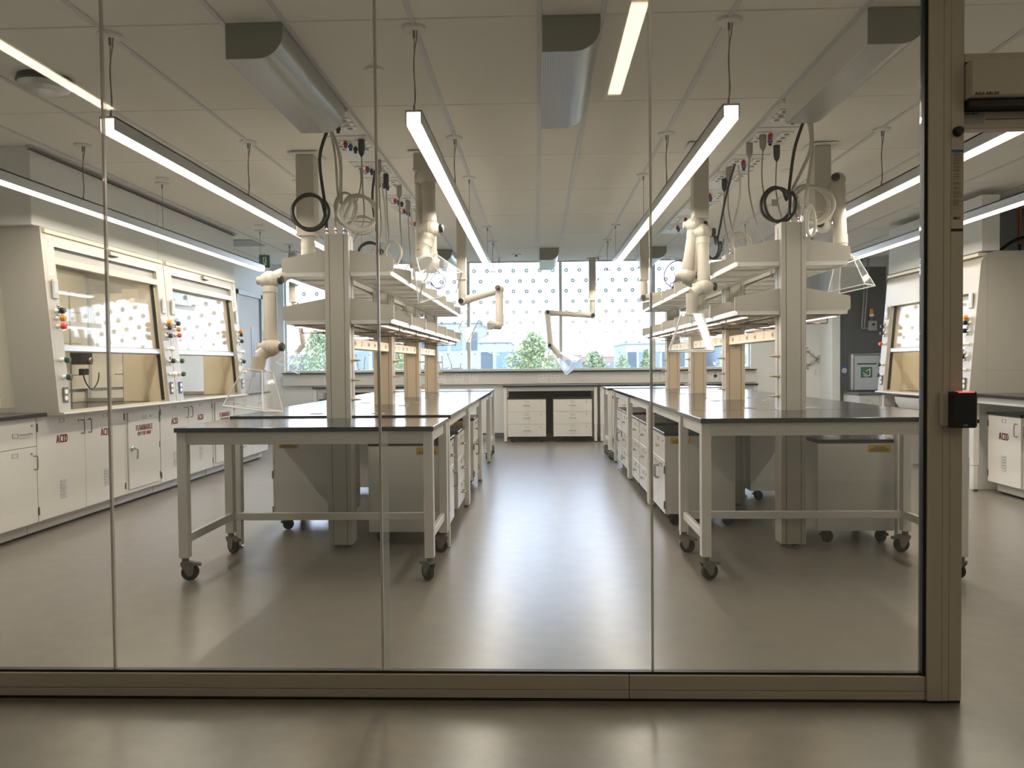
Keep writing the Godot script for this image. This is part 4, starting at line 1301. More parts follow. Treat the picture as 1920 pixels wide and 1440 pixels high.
func base_front(t: Node3D, w: float, h0: float, h1: float, mark: String, hinge_left: bool, x0: float, hex := "cabinet") -> void:
	# one tall steel door with label holder, handle, louvres and red lettering
	var o := part(t, "door", b3(Vector3(x0 + 0.0015, h0, -0.018), Vector3(x0 + w - 0.0015, h1, 0.0), 0.002), M[hex])
	var s := 1.0 if hinge_left else -1.0
	var free: float = x0 + w if hinge_left else x0
	label_holder(o, x0 + w / 2, h1 - 0.045, 0)
	pull(o, free - s * 0.05, h1 - 0.115, 0, true, 0.11)
	key_lock(o, free - s * 0.085, h1 - 0.06, 0)
	for y in [h0 + 0.08, h1 - 0.08]:
		hinge(o, x0 + 0.004 if hinge_left else x0 + w - 0.004, y, 0)
	if mark:
		var tx := part(o, "lettering", heavy(mark, 0.062, 0.0016), M.letter_red)
		tx.position = Vector3(x0 + w / 2, h1 - 0.19, 0.0008)
		tx.scale.x = 0.72
	for k in 6:
		part(o, "louvre", keep("louvre", func(m: MB): m.prism(PackedVector2Array([Vector2(0, 0), Vector2(0.006, 0.001), Vector2(0.0, 0.016)]), 0, -0.035, 0.035)), M.hood_grey).position = Vector3(x0 + w / 2, h0 + 0.13 + 0.026 * k, 0)


func base_cabinet(kind: String, label: String, at: Vector3, turn: float, w: float, h1 := 0.9, depth := 0.56) -> void:
	var names := {"acid": "acid_cabinet", "flammable": "flammable_cabinet", "drawers": "base_cabinet", "mixed": "base_cabinet", "acid_single": "acid_cabinet", "plain_single": "base_cabinet"}
	var t := thing(names[kind], label, "cabinet", at, turn, "base cabinets along the walls")
	var h0 := 0.112
	part(t, "body", b3(Vector3(-w / 2, h0 - 0.004, -depth), Vector3(w / 2, h1, -0.019), 0.002), M.cabinet)
	part(t, "toe_kick", b3(Vector3(-w / 2 + 0.002, 0.018, -depth), Vector3(w / 2 - 0.002, h0 - 0.004, -0.09)), M.cabinet)
	part(t, "floor_gap", b3(Vector3(-w / 2, 0.0, -depth), Vector3(w / 2, 0.018, -0.12)), M.gasket)
	if kind == "acid":
		base_front(t, w / 2, h0, h1, "ACID", true, -w / 2)
		base_front(t, w / 2, h0, h1, "ACID", false, 0)
	elif kind == "acid_single":
		base_front(t, w, h0, h1, "ACID", true, -w / 2)
	elif kind == "plain_single":
		base_front(t, w, h0, h1, "", false, -w / 2)
	elif kind == "flammable":
		part(t, "face_frame", b3(Vector3(-w / 2 + 0.0015, h0, -0.02), Vector3(w / 2 - 0.0015, h1, -0.002), 0.002), M.cabinet)
		var d := part(t, "door", b3(Vector3(-w / 2 + 0.045, h0 + 0.035, -0.002), Vector3(w / 2 - 0.045, h1 - 0.045, 0.012), 0.003), M.cabinet)
		label_holder(d, 0.0, h1 - 0.1, 0.012)
		key_lock(d, 0.12, h1 - 0.1, 0.012)
		var t1 := part(d, "lettering", heavy("FLAMMABLE", 0.052, 0.0013), M.letter_red)
		t1.position = Vector3(0, h1 - 0.2, 0.0125)
		t1.scale.x = 0.72
		var t2 := part(d, "lettering", heavy("KEEP FIRE AWAY", 0.034, 0.0008), M.letter_red)
		t2.position = Vector3(0, h1 - 0.255, 0.0125)
		t2.scale.x = 0.68
		part(d, "edge_gap", b3(Vector3(w / 2 - 0.045, h0 + 0.035, -0.002), Vector3(w / 2 - 0.041, h1 - 0.045, 0.0)), M.hood_grey)
		for y in [h0 + 0.1, (h0 + h1) / 2, h1 - 0.1]:
			hinge(d, w / 2 - 0.02, y, 0.0)
		var lv := MB.new()
		lv.lathe([Vector2(0.025, 0.0), Vector2(0.025, 0.012), Vector2(0.014, 0.018), Vector2(0.012, 0.035), Vector2(0.0, 0.036)], Vector3(-w / 2 + 0.09, 0.52, 0.012), Vector3.BACK, 16)
		lv.tube(flow([Vector3(-w / 2 + 0.09, 0.525, 0.042), Vector3(-w / 2 + 0.115, 0.515, 0.05), Vector3(-w / 2 + 0.13, 0.48, 0.05), Vector3(-w / 2 + 0.128, 0.42, 0.046)], 5), 0.009, 8)
		part(d, "lever_handle", lv, M.chrome)
		var pk := MB.new()
		pk.bb(Vector3(w / 2 - 0.04, h1 - 0.17, 0.0), Vector3(w / 2 - 0.01, h1 - 0.13, 0.016), 0.003)
		pk.tube(flow([Vector3(w / 2 - 0.034, h1 - 0.13, 0.008), Vector3(w / 2 - 0.032, h1 - 0.105, 0.008), Vector3(w / 2 - 0.018, h1 - 0.105, 0.008), Vector3(w / 2 - 0.016, h1 - 0.13, 0.008)], 4), 0.0035, 6)
		part(t, "padlock", pk, M.nickel)
	elif kind == "drawers":
		for k in 2:
			for j in 3:
				var y0: float = h0 + (h1 - h0) * j / 3.0
				var o := part(t, "drawer", b3(Vector3(-w / 2 + w / 2 * k + 0.0015, y0, -0.018), Vector3(-w / 2 + w / 2 * (k + 1) - 0.0015, h0 + (h1 - h0) * (j + 1) / 3.0 - 0.003, 0), 0.002), M.cabinet)
				label_holder(o, -w / 4 + w / 2 * k, y0 + 0.2, 0)
				pull(o, -w / 4 + w / 2 * k, y0 + 0.14, 0, false)
	else:
		for k in 2:
			var xa: float = -w / 2 + w / 2 * k
			var o2 := part(t, "drawer", b3(Vector3(xa + 0.0015, h1 - 0.215, -0.018), Vector3(xa + w / 2 - 0.0015, h1, 0), 0.002), M.cabinet)
			label_holder(o2, xa + w / 4, h1 - 0.12, 0)
			pull(o2, xa + w / 4 + 0.1, h1 - 0.115, 0, false)
			key_lock(o2, xa + w / 2 - 0.05, h1 - 0.06, 0)
			cabinet_door(t, xa, xa + w / 2, h0, h1 - 0.218, -0.018, k == 1)


func hood_bank() -> void:
	var X := -3.76
	fume_hood("fume hood at the glass end with black regulator, red and green knobs", Vector3(-3.64, 0, -6.67), PI / 2, 1.9)
	fume_hood("fume hood farther from the glass, its sash mirroring the windows", Vector3(-3.64, 0, -8.545), PI / 2, 1.83, {"blue": true})
	base_cabinet("mixed", "base cabinet with drawers over doors at the glass end", Vector3(X, 0, -5.16), PI / 2, 0.93)
	base_cabinet("mixed", "base cabinet beside the glass partition at the left edge", Vector3(X, 0, -4.22), PI / 2, 0.93)
	base_cabinet("acid", "white ACID cabinet with two louvred doors nearer the glass", Vector3(X, 0, -6.24), PI / 2, 1.222)
	base_cabinet("flammable", "white FLAMMABLE cabinet with chrome lever nearer the glass", Vector3(X, 0, -7.18), PI / 2, 0.655)
	base_cabinet("acid", "white ACID cabinet with two louvred doors farther away", Vector3(X, 0, -8.123), PI / 2, 1.222)
	base_cabinet("flammable", "white FLAMMABLE cabinet farther away behind the clear hood", Vector3(X, 0, -9.06), PI / 2, 0.62)
	base_cabinet("drawers", "white base cabinet of drawers past the fume hoods", Vector3(X, 0, -9.96), PI / 2, 1.16)
	solo("worktop", b3(Vector3(-4.6, 0.9, -5.7), Vector3(-3.72, 0.93, -3.7), 0.003), M.epoxy, "black worktop over the base cabinets at glass end", "worktop")
	solo("worktop", b3(Vector3(-4.6, 0.9, -10.56), Vector3(-3.72, 0.93, -9.47), 0.003), M.epoxy, "black worktop over the drawers past the fume hoods", "worktop")
	# black stirrer drive clamped inside the first hood
	var d := thing("overhead_stirrer", "black stirrer unit clamped on a rod inside the fume hood", "lab device", Vector3(-4.36, 1.16, -7.22))
	part(d, "motor_block", b3(Vector3(-0.05, 0.14, -0.09), Vector3(0.05, 0.3, 0.1), 0.006), M.knob_black)
	var dd := MB.new()
	dd.lathe([Vector2(0.034, 0.0), Vector2(0.034, 0.018), Vector2(0.026, 0.026), Vector2(0.0, 0.026)], Vector3(0.05, 0.175, -0.03), Vector3.RIGHT, 16)
	part(d, "dial", dd, M.nickel)
	part(d, "display", b3(Vector3(0.05, 0.25, -0.07), Vector3(0.053, 0.28, 0.0)), M.display)
	part(d, "clamp", b3(Vector3(-0.02, 0.04, -0.06), Vector3(0.03, 0.1, 0.03), 0.004), M.knob_black)
	var cb := MB.new()
	cb.tube(flow([Vector3(0.02, 0.05, 0.02), Vector3(0.03, -0.03, 0.0), Vector3(0.03, -0.1, -0.1), Vector3(0.02, -0.03, -0.22), Vector3(0.0, 0.06, -0.28)], 6), 0.006, 7)
	part(d, "cable", cb, M.knob_black)
	# exit sign hung from the ceiling
	var e := thing("exit_sign", "green hanging exit sign with white running figure", "exit sign", Vector3(-4.0, 2.72, -11.2), 0.35)
	part(e, "panel", b3(Vector3(-0.075, 0, -0.012), Vector3(0.075, 0.185, 0.012), 0.003), M.sign_green)
	part(e, "stem", b3(Vector3(-0.006, 0.185, -0.006), Vector3(0.006, 0.205, 0.006)), M.white)
	part(e, "doorway_mark", b3(Vector3(-0.02, 0.03, 0.012), Vector3(0.028, 0.15, 0.0135)), M.print_white)
	var fig := MB.new()
	fig.ball(Vector3(0.006, 0.13, 0.014), 0.011, 8, 6, Vector3(1, 1, 0.2))
	fig.box(Vector3(0.002, 0.098, 0.0142), Vector3(0.014, 0.042, 0.002), 0, Basis(Vector3.BACK, -0.25))
	fig.box(Vector3(-0.012, 0.105, 0.0142), Vector3(0.026, 0.007, 0.002), 0, Basis(Vector3.BACK, 0.5))
	fig.box(Vector3(-0.01, 0.062, 0.0142), Vector3(0.009, 0.04, 0.002), 0, Basis(Vector3.BACK, -0.6))
	fig.box(Vector3(0.014, 0.062, 0.0142), Vector3(0.009, 0.038, 0.002), 0, Basis(Vector3.BACK, 0.5))
	part(e, "running_figure", fig, M.sign_green)
	solo("ceiling_vent", b3(Vector3(-4.35, CEIL - 0.012, -10.45), Vector3(-3.72, CEIL - 0.002, -9.95), 0.002), M.hood_grey, "grey return air grille in ceiling past the hoods", "vent")
	var dr := setting("door_1")
	part(dr, "door_frame", b3(Vector3(-4.6, 0, -12.62), Vector3(-4.55, 2.45, -12.55)), M.frame_grey)
	part(dr, "door_frame", b3(Vector3(-4.6, 0, -11.6), Vector3(-4.55, 2.45, -11.53)), M.frame_grey)
	part(dr, "door_frame", b3(Vector3(-4.6, 2.38, -12.62), Vector3(-4.55, 2.45, -11.53)), M.frame_grey)
	part(dr, "door_leaf", b3(Vector3(-4.6, 0, -12.55), Vector3(-4.575, 2.38, -11.6)), M.hood_grey)
	part(dr, "vision_pane", b3(Vector3(-4.576, 1.1, -12.3), Vector3(-4.57, 1.9, -12.15)), M.worktop_grey)


func door_side_bank() -> void:
	fume_hood("low fume hood with rounded white top on the doorway side", Vector3(4.17, -0.03, -8.6), -PI / 2, 2.0, {"curved": true, "solid": 1.0, "lamp": 0.8, "valves": [[1.71, "knob_black", true], [1.63, "knob_black", true], [1.5, "orange_red", false], [1.25, "deep_green", false], [1.12, "deep_green", false]]})
	# knee space under the low hood
	var u := thing("hood_stand", "white open stand with curved apron under the low fume hood", "stand", Vector3(4.17, 0, -8.6), -PI / 2)
	for s in [-1.0, 1.0]:
		part(u, "leg_panel", b3(Vector3(s * 0.99, 0, -0.95), Vector3(s * 0.93, 0.845, -0.05), 0.003), M.white)
		part(u, "side_gusset", b3(Vector3(s * 0.93, 0.72, -0.5), Vector3(s * 0.9, 0.845, -0.03), 0.01), M.white)
	var ap := MB.new()
	ap.prism(PackedVector2Array([Vector2(0.0, 0.845), Vector2(-0.01, 0.78), Vector2(-0.05, 0.72), Vector2(-0.12, 0.69), Vector2(-0.3, 0.68), Vector2(-0.3, 0.845)]), 0, -0.55, 0.7)
	part(u, "curved_apron", ap, M.white)
	part(u, "drain_box", b3(Vector3(-0.86, 0.7, -0.4), Vector3(-0.6, 0.84, -0.15), 0.004), M.baseboard)
	var bx := setting("trim_1")
	part(bx, "bulkhead_panel", b3(Vector3(4.3, 2.318, -9.6), Vector3(4.47, 2.86, -7.62), 0.003), M.wall)
	part(bx, "duct_panel", b3(Vector3(4.75, 2.318, -8.7), Vector3(5.6, 2.95, -8.68)), M.duct)
	part(bx, "dark_recess", b3(Vector3(4.47, 2.318, -9.6), Vector3(5.6, 2.95, -9.58)), M.plenum)
	part(bx, "brown_panel", b3(Vector3(4.55, 2.318, -8.6), Vector3(4.74, 2.86, -8.58)), M.copper_dark)
	for x in [4.86, 4.94]:
		var pp := thing("copper_pipe", "copper pipe dropping from the ceiling behind the low hood, %s the bulkhead" % ("nearer" if x < 4.9 else "farther from"), "pipe", Vector3(x, 2.32, -7.95))
		var m := MB.new()
		m.cyl(Vector3(0, 0.08, 0), Vector3(0, 0.6, 0), 0.012, -1, 12)
		part(pp, "pipe", m, M.copper)
		var m2 := MB.new()
		m2.cyl(Vector3(0, 0.0, 0), Vector3(0, 0.1, 0), 0.009, 0.014, 12)
		part(pp, "sleeve", m2, M.gasket)
		var m3 := MB.new()
		m3.lathe([Vector2(0.0, -0.008), Vector2(0.04, -0.008), Vector2(0.044, 0.0)], Vector3(0, 0.603, 0), Vector3.UP, 16)
		part(pp, "escutcheon", m3, M.chrome)
	var cb := MB.new()
	cb.tube(flow([Vector3(4.6, 2.325, -7.9), Vector3(4.75, 2.44, -7.9), Vector3(4.95, 2.5, -7.92), Vector3(5.3, 2.53, -7.95)], 6), 0.016, 8)
	solo("black_cable", cb, M.gasket, "thick black cable arching over the low fume hood", "cable")
	# bench with cabinets in front of the hood's end panel
	var t := thing("side_bench", "white-framed black-topped bench against the doorway side hood panel", "lab bench", Vector3.ZERO)
	part(t, "benchtop", b3(Vector3(4.14, 0.915, -7.57), Vector3(5.0, 0.943, -4.9), 0.003), M.epoxy)
	part(t, "apron", b3(Vector3(4.19, 0.85, -7.55), Vector3(4.21, 0.915, -4.95), 0.002), M.steel_white)
	for z in [-7.53, -6.2, -4.95]:
		part(t, "leg", b3(Vector3(4.165, 0.25, z - 0.027), Vector3(4.22, 0.915, z + 0.027), 0.003), M.steel_white)
		var lg := part(t, "leg_extension", b3(Vector3(4.17, 0.02, z - 0.023), Vector3(4.215, 0.26, z + 0.023), 0.003), M.steel_white)
		part(lg, "levelling_foot", b3(Vector3(4.17, 0.0, z - 0.023), Vector3(4.215, 0.02, z + 0.023), 0.006), M.nickel)
	base_cabinet("acid_single", "single door ACID cabinet under the doorway side bench", Vector3(4.27, 0, -7.2), -PI / 2, 0.5, 0.745, 0.55)
	base_cabinet("plain_single", "plain single door cabinet beside the single ACID cabinet", Vector3(4.27, 0, -6.66), -PI / 2, 0.5, 0.745, 0.55)
	base_cabinet("plain_single", "plain single door cabinet nearest the doorway under wall bench", Vector3(4.27, 0, -6.12), -PI / 2, 0.5, 0.745, 0.55)
	for a in [[-7.2, "the single ACID cabinet"], [-6.66, "the middle wall bench cabinet"], [-6.12, "the wall bench cabinet nearest doorway"]]:
		solo("cabinet_top", b3(Vector3(4.262, 0.745, a[0] - 0.255), Vector3(4.83, 0.77, a[0] + 0.255), 0.002), M.epoxy, "black top slab on %s" % a[1], "cabinet top", "cabinet tops")


# ---------------------------------------------------------------- window end
func wall_table(x0: float, x1: float, label: String, dark_back: bool) -> void:
	var t := thing("perimeter_table", label, "table", Vector3.ZERO, 0, "tables along the windows")
	part(t, "tabletop", b3(Vector3(x0, 0.898, -13.04), Vector3(x1, 0.925, -12.36), 0.002), M.epoxy)
	part(t, "apron", b3(Vector3(x0 + 0.03, 0.83, -12.44), Vector3(x1 - 0.03, 0.898, -12.42), 0.002), M.steel_white)
	for x in [x0 + 0.035, x1 - 0.035]:
		for z in [-12.42, -12.98]:
			part(t, "leg", keep("wleg", func(m: MB): m.bb(Vector3(-0.027, 0.28, -0.027), Vector3(0.027, 0.898, 0.027), 0.003)), M.steel_white).position = Vector3(x, 0, z)
			var o := part(t, "leg_extension", keep("wleg2", func(m: MB): m.bb(Vector3(-0.023, 0.02, -0.023), Vector3(0.023, 0.29, 0.023), 0.003)), M.steel_white)
			o.position = Vector3(x, 0, z)
			part(o, "levelling_foot", kept["foot"], M.nickel)
	if dark_back:
		part(t, "back_panel", b3(Vector3(x0 + 0.07, 0.1, -12.97), Vector3(x1 - 0.07, 0.86, -12.955), 0.002), M.plenum)


func far_end() -> void:
	var w := setting("wall_far")
	part(w, "wall_panel", b3(Vector3(-4.6, 0, -13.4), Vector3(3.6, 1.14, -13.15)), M.wall)
	part(w, "wall_panel", b3(Vector3(3.6, 0, -13.4), Vector3(5.6, 3.5, -13.15)), M.wall)
	part(w, "wall_panel", b3(Vector3(-4.6, 1.14, -13.4), Vector3(-4.38, 3.5, -13.15)), M.wall)
	part(w, "wall_panel", b3(Vector3(-4.38, 3.2, -13.4), Vector3(3.6, 3.5, -13.15)), M.wall)
	var nb := setting("wall_niche")
	part(nb, "wall_panel", b3(Vector3(4.87, 0, -13.15), Vector3(5.6, 2.78, -12.6)), M.dark_wall)
	part(nb, "wall_panel", b3(Vector3(4.87, 2.78, -13.15), Vector3(5.6, 3.35, -12.6)), M.wall)
	part(nb, "corner_post", b3(Vector3(4.74, 0, -13.15), Vector3(4.87, 3.35, -12.58), 0.003), M.wall)
	struct("baseboard_far", b3(Vector3(-4.38, 0, -13.15), Vector3(4.74, 0.095, -13.135)), M.baseboard)
	# sill and the outlet channel under it
	var sill := setting("trim_2")
	part(sill, "window_sill", b3(Vector3(-4.38, 1.138, -13.15), Vector3(3.66, 1.152, -12.99), 0.002), M.black)
	part(sill, "outlet_channel", b3(Vector3(-4.38, 0.93, -13.15), Vector3(3.66, 1.135, -13.06), 0.003), M.steel_white)
	for x in [-3.6, -3.35, -1.65, -1.35, -1.1, 0.08, 0.28, 1.95, 2.15, 2.35, 2.75, 2.95, 3.15]:
		var o := part(sill, "outlet_plate", keep("sill_plate", func(m: MB): m.bb(Vector3(-0.08, 0.95, -13.061), Vector3(0.08, 1.12, -13.056), 0.001)), M.white)
		o.position.x = x
		part(o, "socket", keep("sill_socket", func(m: MB):
			for a in [[-0.04, 1.045], [0.025, 1.045], [-0.04, 1.085], [0.025, 1.085]]:
				m.bb(Vector3(a[0], a[1], -13.057), Vector3(a[0] + 0.018, a[1] + 0.012, -13.0545))
			for a in [-0.018, 0.01]:
				m.bb(Vector3(a, 0.985, -13.057), Vector3(a + 0.009, 0.998, -13.0545))), M.hood_grey)
	part(sill, "round_port", keep("round_port", func(m: MB): m.lathe([Vector2(0.028, 0.0), Vector2(0.028, 0.006), Vector2(0.0, 0.008)], Vector3(2.98, 1.04, -13.055), Vector3.BACK, 18)), M.knob_black)
	# windows: five tall panes with printed rings against bird strike
	var edges := [-4.38, -2.775, -1.19, 0.395, 1.98, 3.6]
	var r2 := RandomNumberGenerator.new()
	r2.seed = 4
	for i in 5:
		var win := setting("window_%d" % (i + 1))
		var x0: float = edges[i]
		var x1: float = edges[i + 1]
		part(win, "pane", b3(Vector3(x0 + 0.03, 1.19, -13.275), Vector3(x1 - 0.03, 3.2, -13.265)), M.glass)
		for f in [[x0, x0 + 0.027], [x1 - 0.027, x1]]:
			part(win, "mullion", b3(Vector3(f[0], 1.15, -13.31), Vector3(f[1], 3.2, -13.22), 0.003), M.mullion)
		part(win, "bottom_rail", b3(Vector3(x0 + 0.035, 1.15, -13.36), Vector3(x1 - 0.035, 1.19, -13.17), 0.003), M.mullion)
		var rings := MB.new()
		for row in 10:
			var y := 1.45 + 0.178 * row
			var rad := lerpf(0.016, 0.042, clampf((row - 0.0) / 6.0, 0, 1))
			var x := x0 + 0.1 + (0.113 if row % 2 else 0.0)
			while x < x1 - 0.06:
				rings.ring(Vector3(x, y, -13.262), Vector3.BACK, rad, rad * 0.2, 6)
				x += 0.226
		var fr := part(win, "ring_print", rings, M.frit)
		fr.set_meta("kind", "stuff")
	wall_table(-0.57, 0.955, "black-topped table under the windows at the end of the aisle", true)
	wall_table(0.985, 2.51, "black-topped table under the windows behind the doorway bench row", true)
	wall_table(2.54, 3.5, "narrow black-topped table under the windows near the white wall", true)
	wall_table(-3.67, -2.15, "black-topped table under the windows behind the cabinet-side bench row", true)
	mobile_cabinet("drawers", "three-drawer wheeled cabinet under the aisle-end table, cabinet side", Vector3(-0.19, 0, -12.66), 0, 0.62)
	mobile_cabinet("drawers", "three-drawer wheeled cabinet under the aisle-end table, doorway side", Vector3(0.55, 0, -12.66), 0, 0.62)
	mobile_cabinet("drawers", "wheeled drawer cabinet under the window table behind doorway benches", Vector3(1.4, 0, -12.66), 0, 0.62)
	mobile_cabinet("drawers", "wheeled drawer cabinet under the window table behind cabinet-side benches", Vector3(-3.25, 0, -12.66), 0, 0.62)
	# fittings on the white and dark walls past the window
	for a in [[4.42, 1.38, 0.6, "upper clamp nearer the window on the white wall"], [4.62, 1.37, -0.7, "upper clamp nearer the dark wall on the white wall"], [4.42, 1.25, -0.5, "lower clamp nearer the window on the white wall"], [4.62, 1.25, 0.6, "lower clamp nearer the dark wall on the white wall"]]:
		var c := thing("support_clamp", "metal %s" % a[3], "clamp", Vector3(a[0], a[1], -13.15), 0, "clamps hung on the wall")
		c.rotation.z = a[2]
		var rod := MB.new()
		rod.cyl(Vector3(-0.13, 0, 0.03), Vector3(0.1, 0, 0.03), 0.007, -1, 8)
		part(c, "rod", rod, M.nickel)
		var jw := MB.new()
		jw.tube([Vector3(0.08, 0, 0.03), Vector3(0.12, 0.035, 0.03), Vector3(0.17, 0.03, 0.03)], 0.007, 6)
		jw.tube([Vector3(0.08, 0, 0.03), Vector3(0.12, -0.035, 0.03), Vector3(0.17, -0.03, 0.03)], 0.007, 6)
		part(c, "jaw", jw, M.nickel)
		var bo := MB.new()
		bo.bb(Vector3(-0.03, -0.02, 0.0), Vector3(0.02, 0.02, 0.05), 0.004)
		bo.cyl(Vector3(-0.005, -0.05, 0.03), Vector3(-0.005, 0.05, 0.03), 0.006, -1, 8)
		part(c, "boss", bo, M.alu)
	solo("wall_switch", b3(Vector3(4.66, 1.03, -13.15), Vector3(4.7, 1.14, -13.135), 0.003), M.white, "small narrow switch plate on the white wall", "switch")
	var p := thing("push_station", "blue emergency push plate with round button on dark wall", "push plate", Vector3(4.94, 1.12, -12.6))
	part(p, "plate", b3(Vector3(-0.05, -0.07, 0), Vector3(0.05, 0.07, 0.012), 0.003), M.blue)
	var pb := MB.new()
	pb.lathe([Vector2(0.03, 0.0), Vector2(0.03, 0.012), Vector2(0.0, 0.016)], Vector3(0, -0.005, 0.012), Vector3.BACK, 18)
	part(p, "button", pb, M.nozzle)
	var pr := MB.new()
	pr.ring(Vector3(0, -0.005, 0.013), Vector3.BACK, 0.04, 0.03, 18)
	part(p, "ring", pr, M.print_white)
	var e := thing("eyewash_cabinet", "stainless double-door eyewash cabinet with green sign against dark wall", "eyewash cabinet", Vector3(5.0, 0.79, -12.6))
	part(e, "body", b3(Vector3(0, 0, 0), Vector3(0.6, 0.6, 0.14), 0.02), M.steel)
	for k in 2:
		var x0: float = 0.02 + 0.46 * k
		var x1: float = 0.46 if k == 0 else 0.598
		var d := part(e, "door", b3(Vector3(x0, 0.01, 0.14), Vector3(x1, 0.575, 0.155), 0.006), M.steel)
		var s := MB.new()
		s.tube([Vector3(x0 + 0.012, 0.015, 0.157), Vector3(x0 + 0.012, 0.54, 0.157), Vector3(x0 + 0.02, 0.56, 0.157), Vector3(x0 + 0.04, 0.568, 0.157), Vector3(x1 - 0.04, 0.568, 0.157), Vector3(x1 - 0.02, 0.56, 0.157), Vector3(x1 - 0.012, 0.54, 0.157), Vector3(x1 - 0.012, 0.015, 0.157)], 0.0055, 6)
		part(d, "seal", s, M.gasket)
		part(d, "handle", b3(Vector3(x0 + 0.06, 0.42 - 0.05 * k, 0.152), Vector3(x1 - (0.06 if k == 0 else 0.0), 0.44 - 0.05 * k, 0.17), 0.006), M.knob_black)
	var sg := part(e, "eyewash_sign", b3(Vector3(0.14, 0.21, 0.155), Vector3(0.32, 0.38, 0.159), 0.001), M.sign_green)
	var ic := MB.new()
	for q in [[0.18, 0.245, 0.28, 0.245], [0.28, 0.245, 0.285, 0.35], [0.285, 0.35, 0.22, 0.31], [0.17, 0.29, 0.2, 0.27], [0.2, 0.27, 0.235, 0.265]]:
		ic.cyl(Vector3(q[0], q[1], 0.1595), Vector3(q[2], q[3], 0.1595), 0.005, -1, 6)
	ic.bb(Vector3(0.2, 0.222, 0.158), Vector3(0.26, 0.228, 0.1605))
	part(sg, "pictogram", ic, M.print_white)
	var bc := thing("sink_cabinet", "white base cabinet with grey top under the eyewash cabinet", "cabinet", Vector3(4.93, 0, -12.6))
	part(bc, "body", b3(Vector3(0, 0.1, 0), Vector3(0.66, 0.74, 0.6), 0.003), M.cabinet)
	part(bc, "toe_kick", b3(Vector3(0.02, 0, 0), Vector3(0.66, 0.1, 0.53)), M.cabinet)
	part(bc, "worktop", b3(Vector3(-0.02, 0.74, 0), Vector3(0.66, 0.775, 0.63), 0.003), M.worktop_grey)
	var bd := part(bc, "door", b3(Vector3(0.005, 0.11, 0.6), Vector3(0.3, 0.735, 0.616), 0.002), M.cabinet)
	label_holder(bd, 0.13, 0.66, 0.616)
	pull(bd, 0.2, 0.56, 0.616, true)
	part(bc, "door", b3(Vector3(0.304, 0.11, 0.6), Vector3(0.66, 0.735, 0.616), 0.002), M.cabinet)
	var bk := thing("alarm_beacon", "amber alarm beacon over a grey box on the dark wall", "beacon", Vector3(5.37, 1.84, -12.6))
	part(bk, "box", b3(Vector3(-0.06, -0.09, 0), Vector3(0.06, 0.07, 0.08), 0.006), M.hood_grey)
	var kb := MB.new()
	kb.lathe([Vector2(0.022, 0.0), Vector2(0.02, 0.02), Vector2(0.0, 0.022)], Vector3(0, 0.01, 0.08), Vector3.BACK, 14)
	part(bk, "knob", kb, M.knob_black)
	var sm := MB.new()
	sm.cyl(Vector3(-0.01, 0.07, 0.04), Vector3(-0.01, 0.14, 0.04), 0.016, -1, 10)
	part(bk, "stem", sm, M.baseboard)
	var rg := MB.new()
	rg.cyl(Vector3(-0.01, 0.14, 0.04), Vector3(-0.01, 0.175, 0.04), 0.034, -1, 16)
	part(bk, "ring", rg, M.print_white)
	var lens := MB.new()
	lens.lathe([Vector2(0.032, 0.0), Vector2(0.03, 0.07), Vector2(0.018, 0.09), Vector2(0.0, 0.094)], Vector3(-0.01, 0.175, 0.04), Vector3.UP, 16)
	part(bk, "lens", lens, M.amber)
	for k in 2:
		var cd := MB.new()
		cd.tube(flow([Vector3(5.31, 1.8, -12.57), Vector3(5.24 + 0.02 * k, 1.79, -12.57), Vector3(5.21 + 0.04 * k, 1.85, -12.57), Vector3(5.24 + 0.05 * k, 2.4, -12.57), Vector3(5.19 + 0.12 * k, 3.0, -12.57)], 6), 0.013, 8)
		solo("conduit", cd, M.frame_grey, "grey conduit up the dark wall from the alarm box, %s" % ["nearer the window", "beside the beacon"][k], "conduit", "conduits to the alarm box")


# ---------------------------------------------------------------- outdoors
func tree(label: String, x: float, z: float, ground: float, top: float, rad: float, leaf: Material, leaves: int, size: float, pointy: float, seed_: int) -> void:
	var t := thing("tree", label, "tree", Vector3(x, ground, z), 0, "trees outside the windows")
	var r := RandomNumberGenerator.new()
	r.seed = seed_
	var h := top - ground
	var tr := MB.new()
	tr.cyl(Vector3.ZERO, Vector3(0, h * 0.75, 0), 0.16, 0.05, 8)
	for k in 9:
		var a := r.randf() * TAU
		var y0 := h * r.randf_range(0.3, 0.7)
		tr.cyl(Vector3(0, y0, 0), Vector3(cos(a) * rad * 0.7, y0 + rad * r.randf_range(0.3, 0.8), sin(a) * rad * 0.7), 0.05, 0.012, 6)
	part(t, "trunk", tr, M.bark)
	var f := MB.new()
	for k in leaves * 2:
		var u := r.randf()
		var y := h * lerpf(0.34, 1.0, u)
		var w := rad * pow(1.0 - u, pointy) * sqrt(r.randf()) + 0.06
		var a2 := r.randf() * TAU
		var lump := 0.8 + 0.3 * sin(a2 * 3.0 + seed_) * cos(y * 2.3)
		var c := Vector3(cos(a2) * w * lump, y + r.randf_range(-0.12, 0.12), sin(a2) * w * lump)
		var d := Vector3(r.randf_range(-1, 1), r.randf_range(-0.3, 1), r.randf_range(-1, 1)).normalized()
		var e := d.cross(Vector3(r.randf_range(-1, 1), r.randf_range(-1, 1), r.randf_range(-1, 1))).normalized()
		var s := size * r.randf_range(0.35, 0.85)
		var nn := d.cross(e).normalized()
		f.tri(c - d * s, c + e * s * 0.5, c + d * s, nn, nn, nn)
		f.tri(c - d * s, c + d * s, c - e * s * 0.5, nn, nn, nn)
	part(t, "foliage", f, leaf)


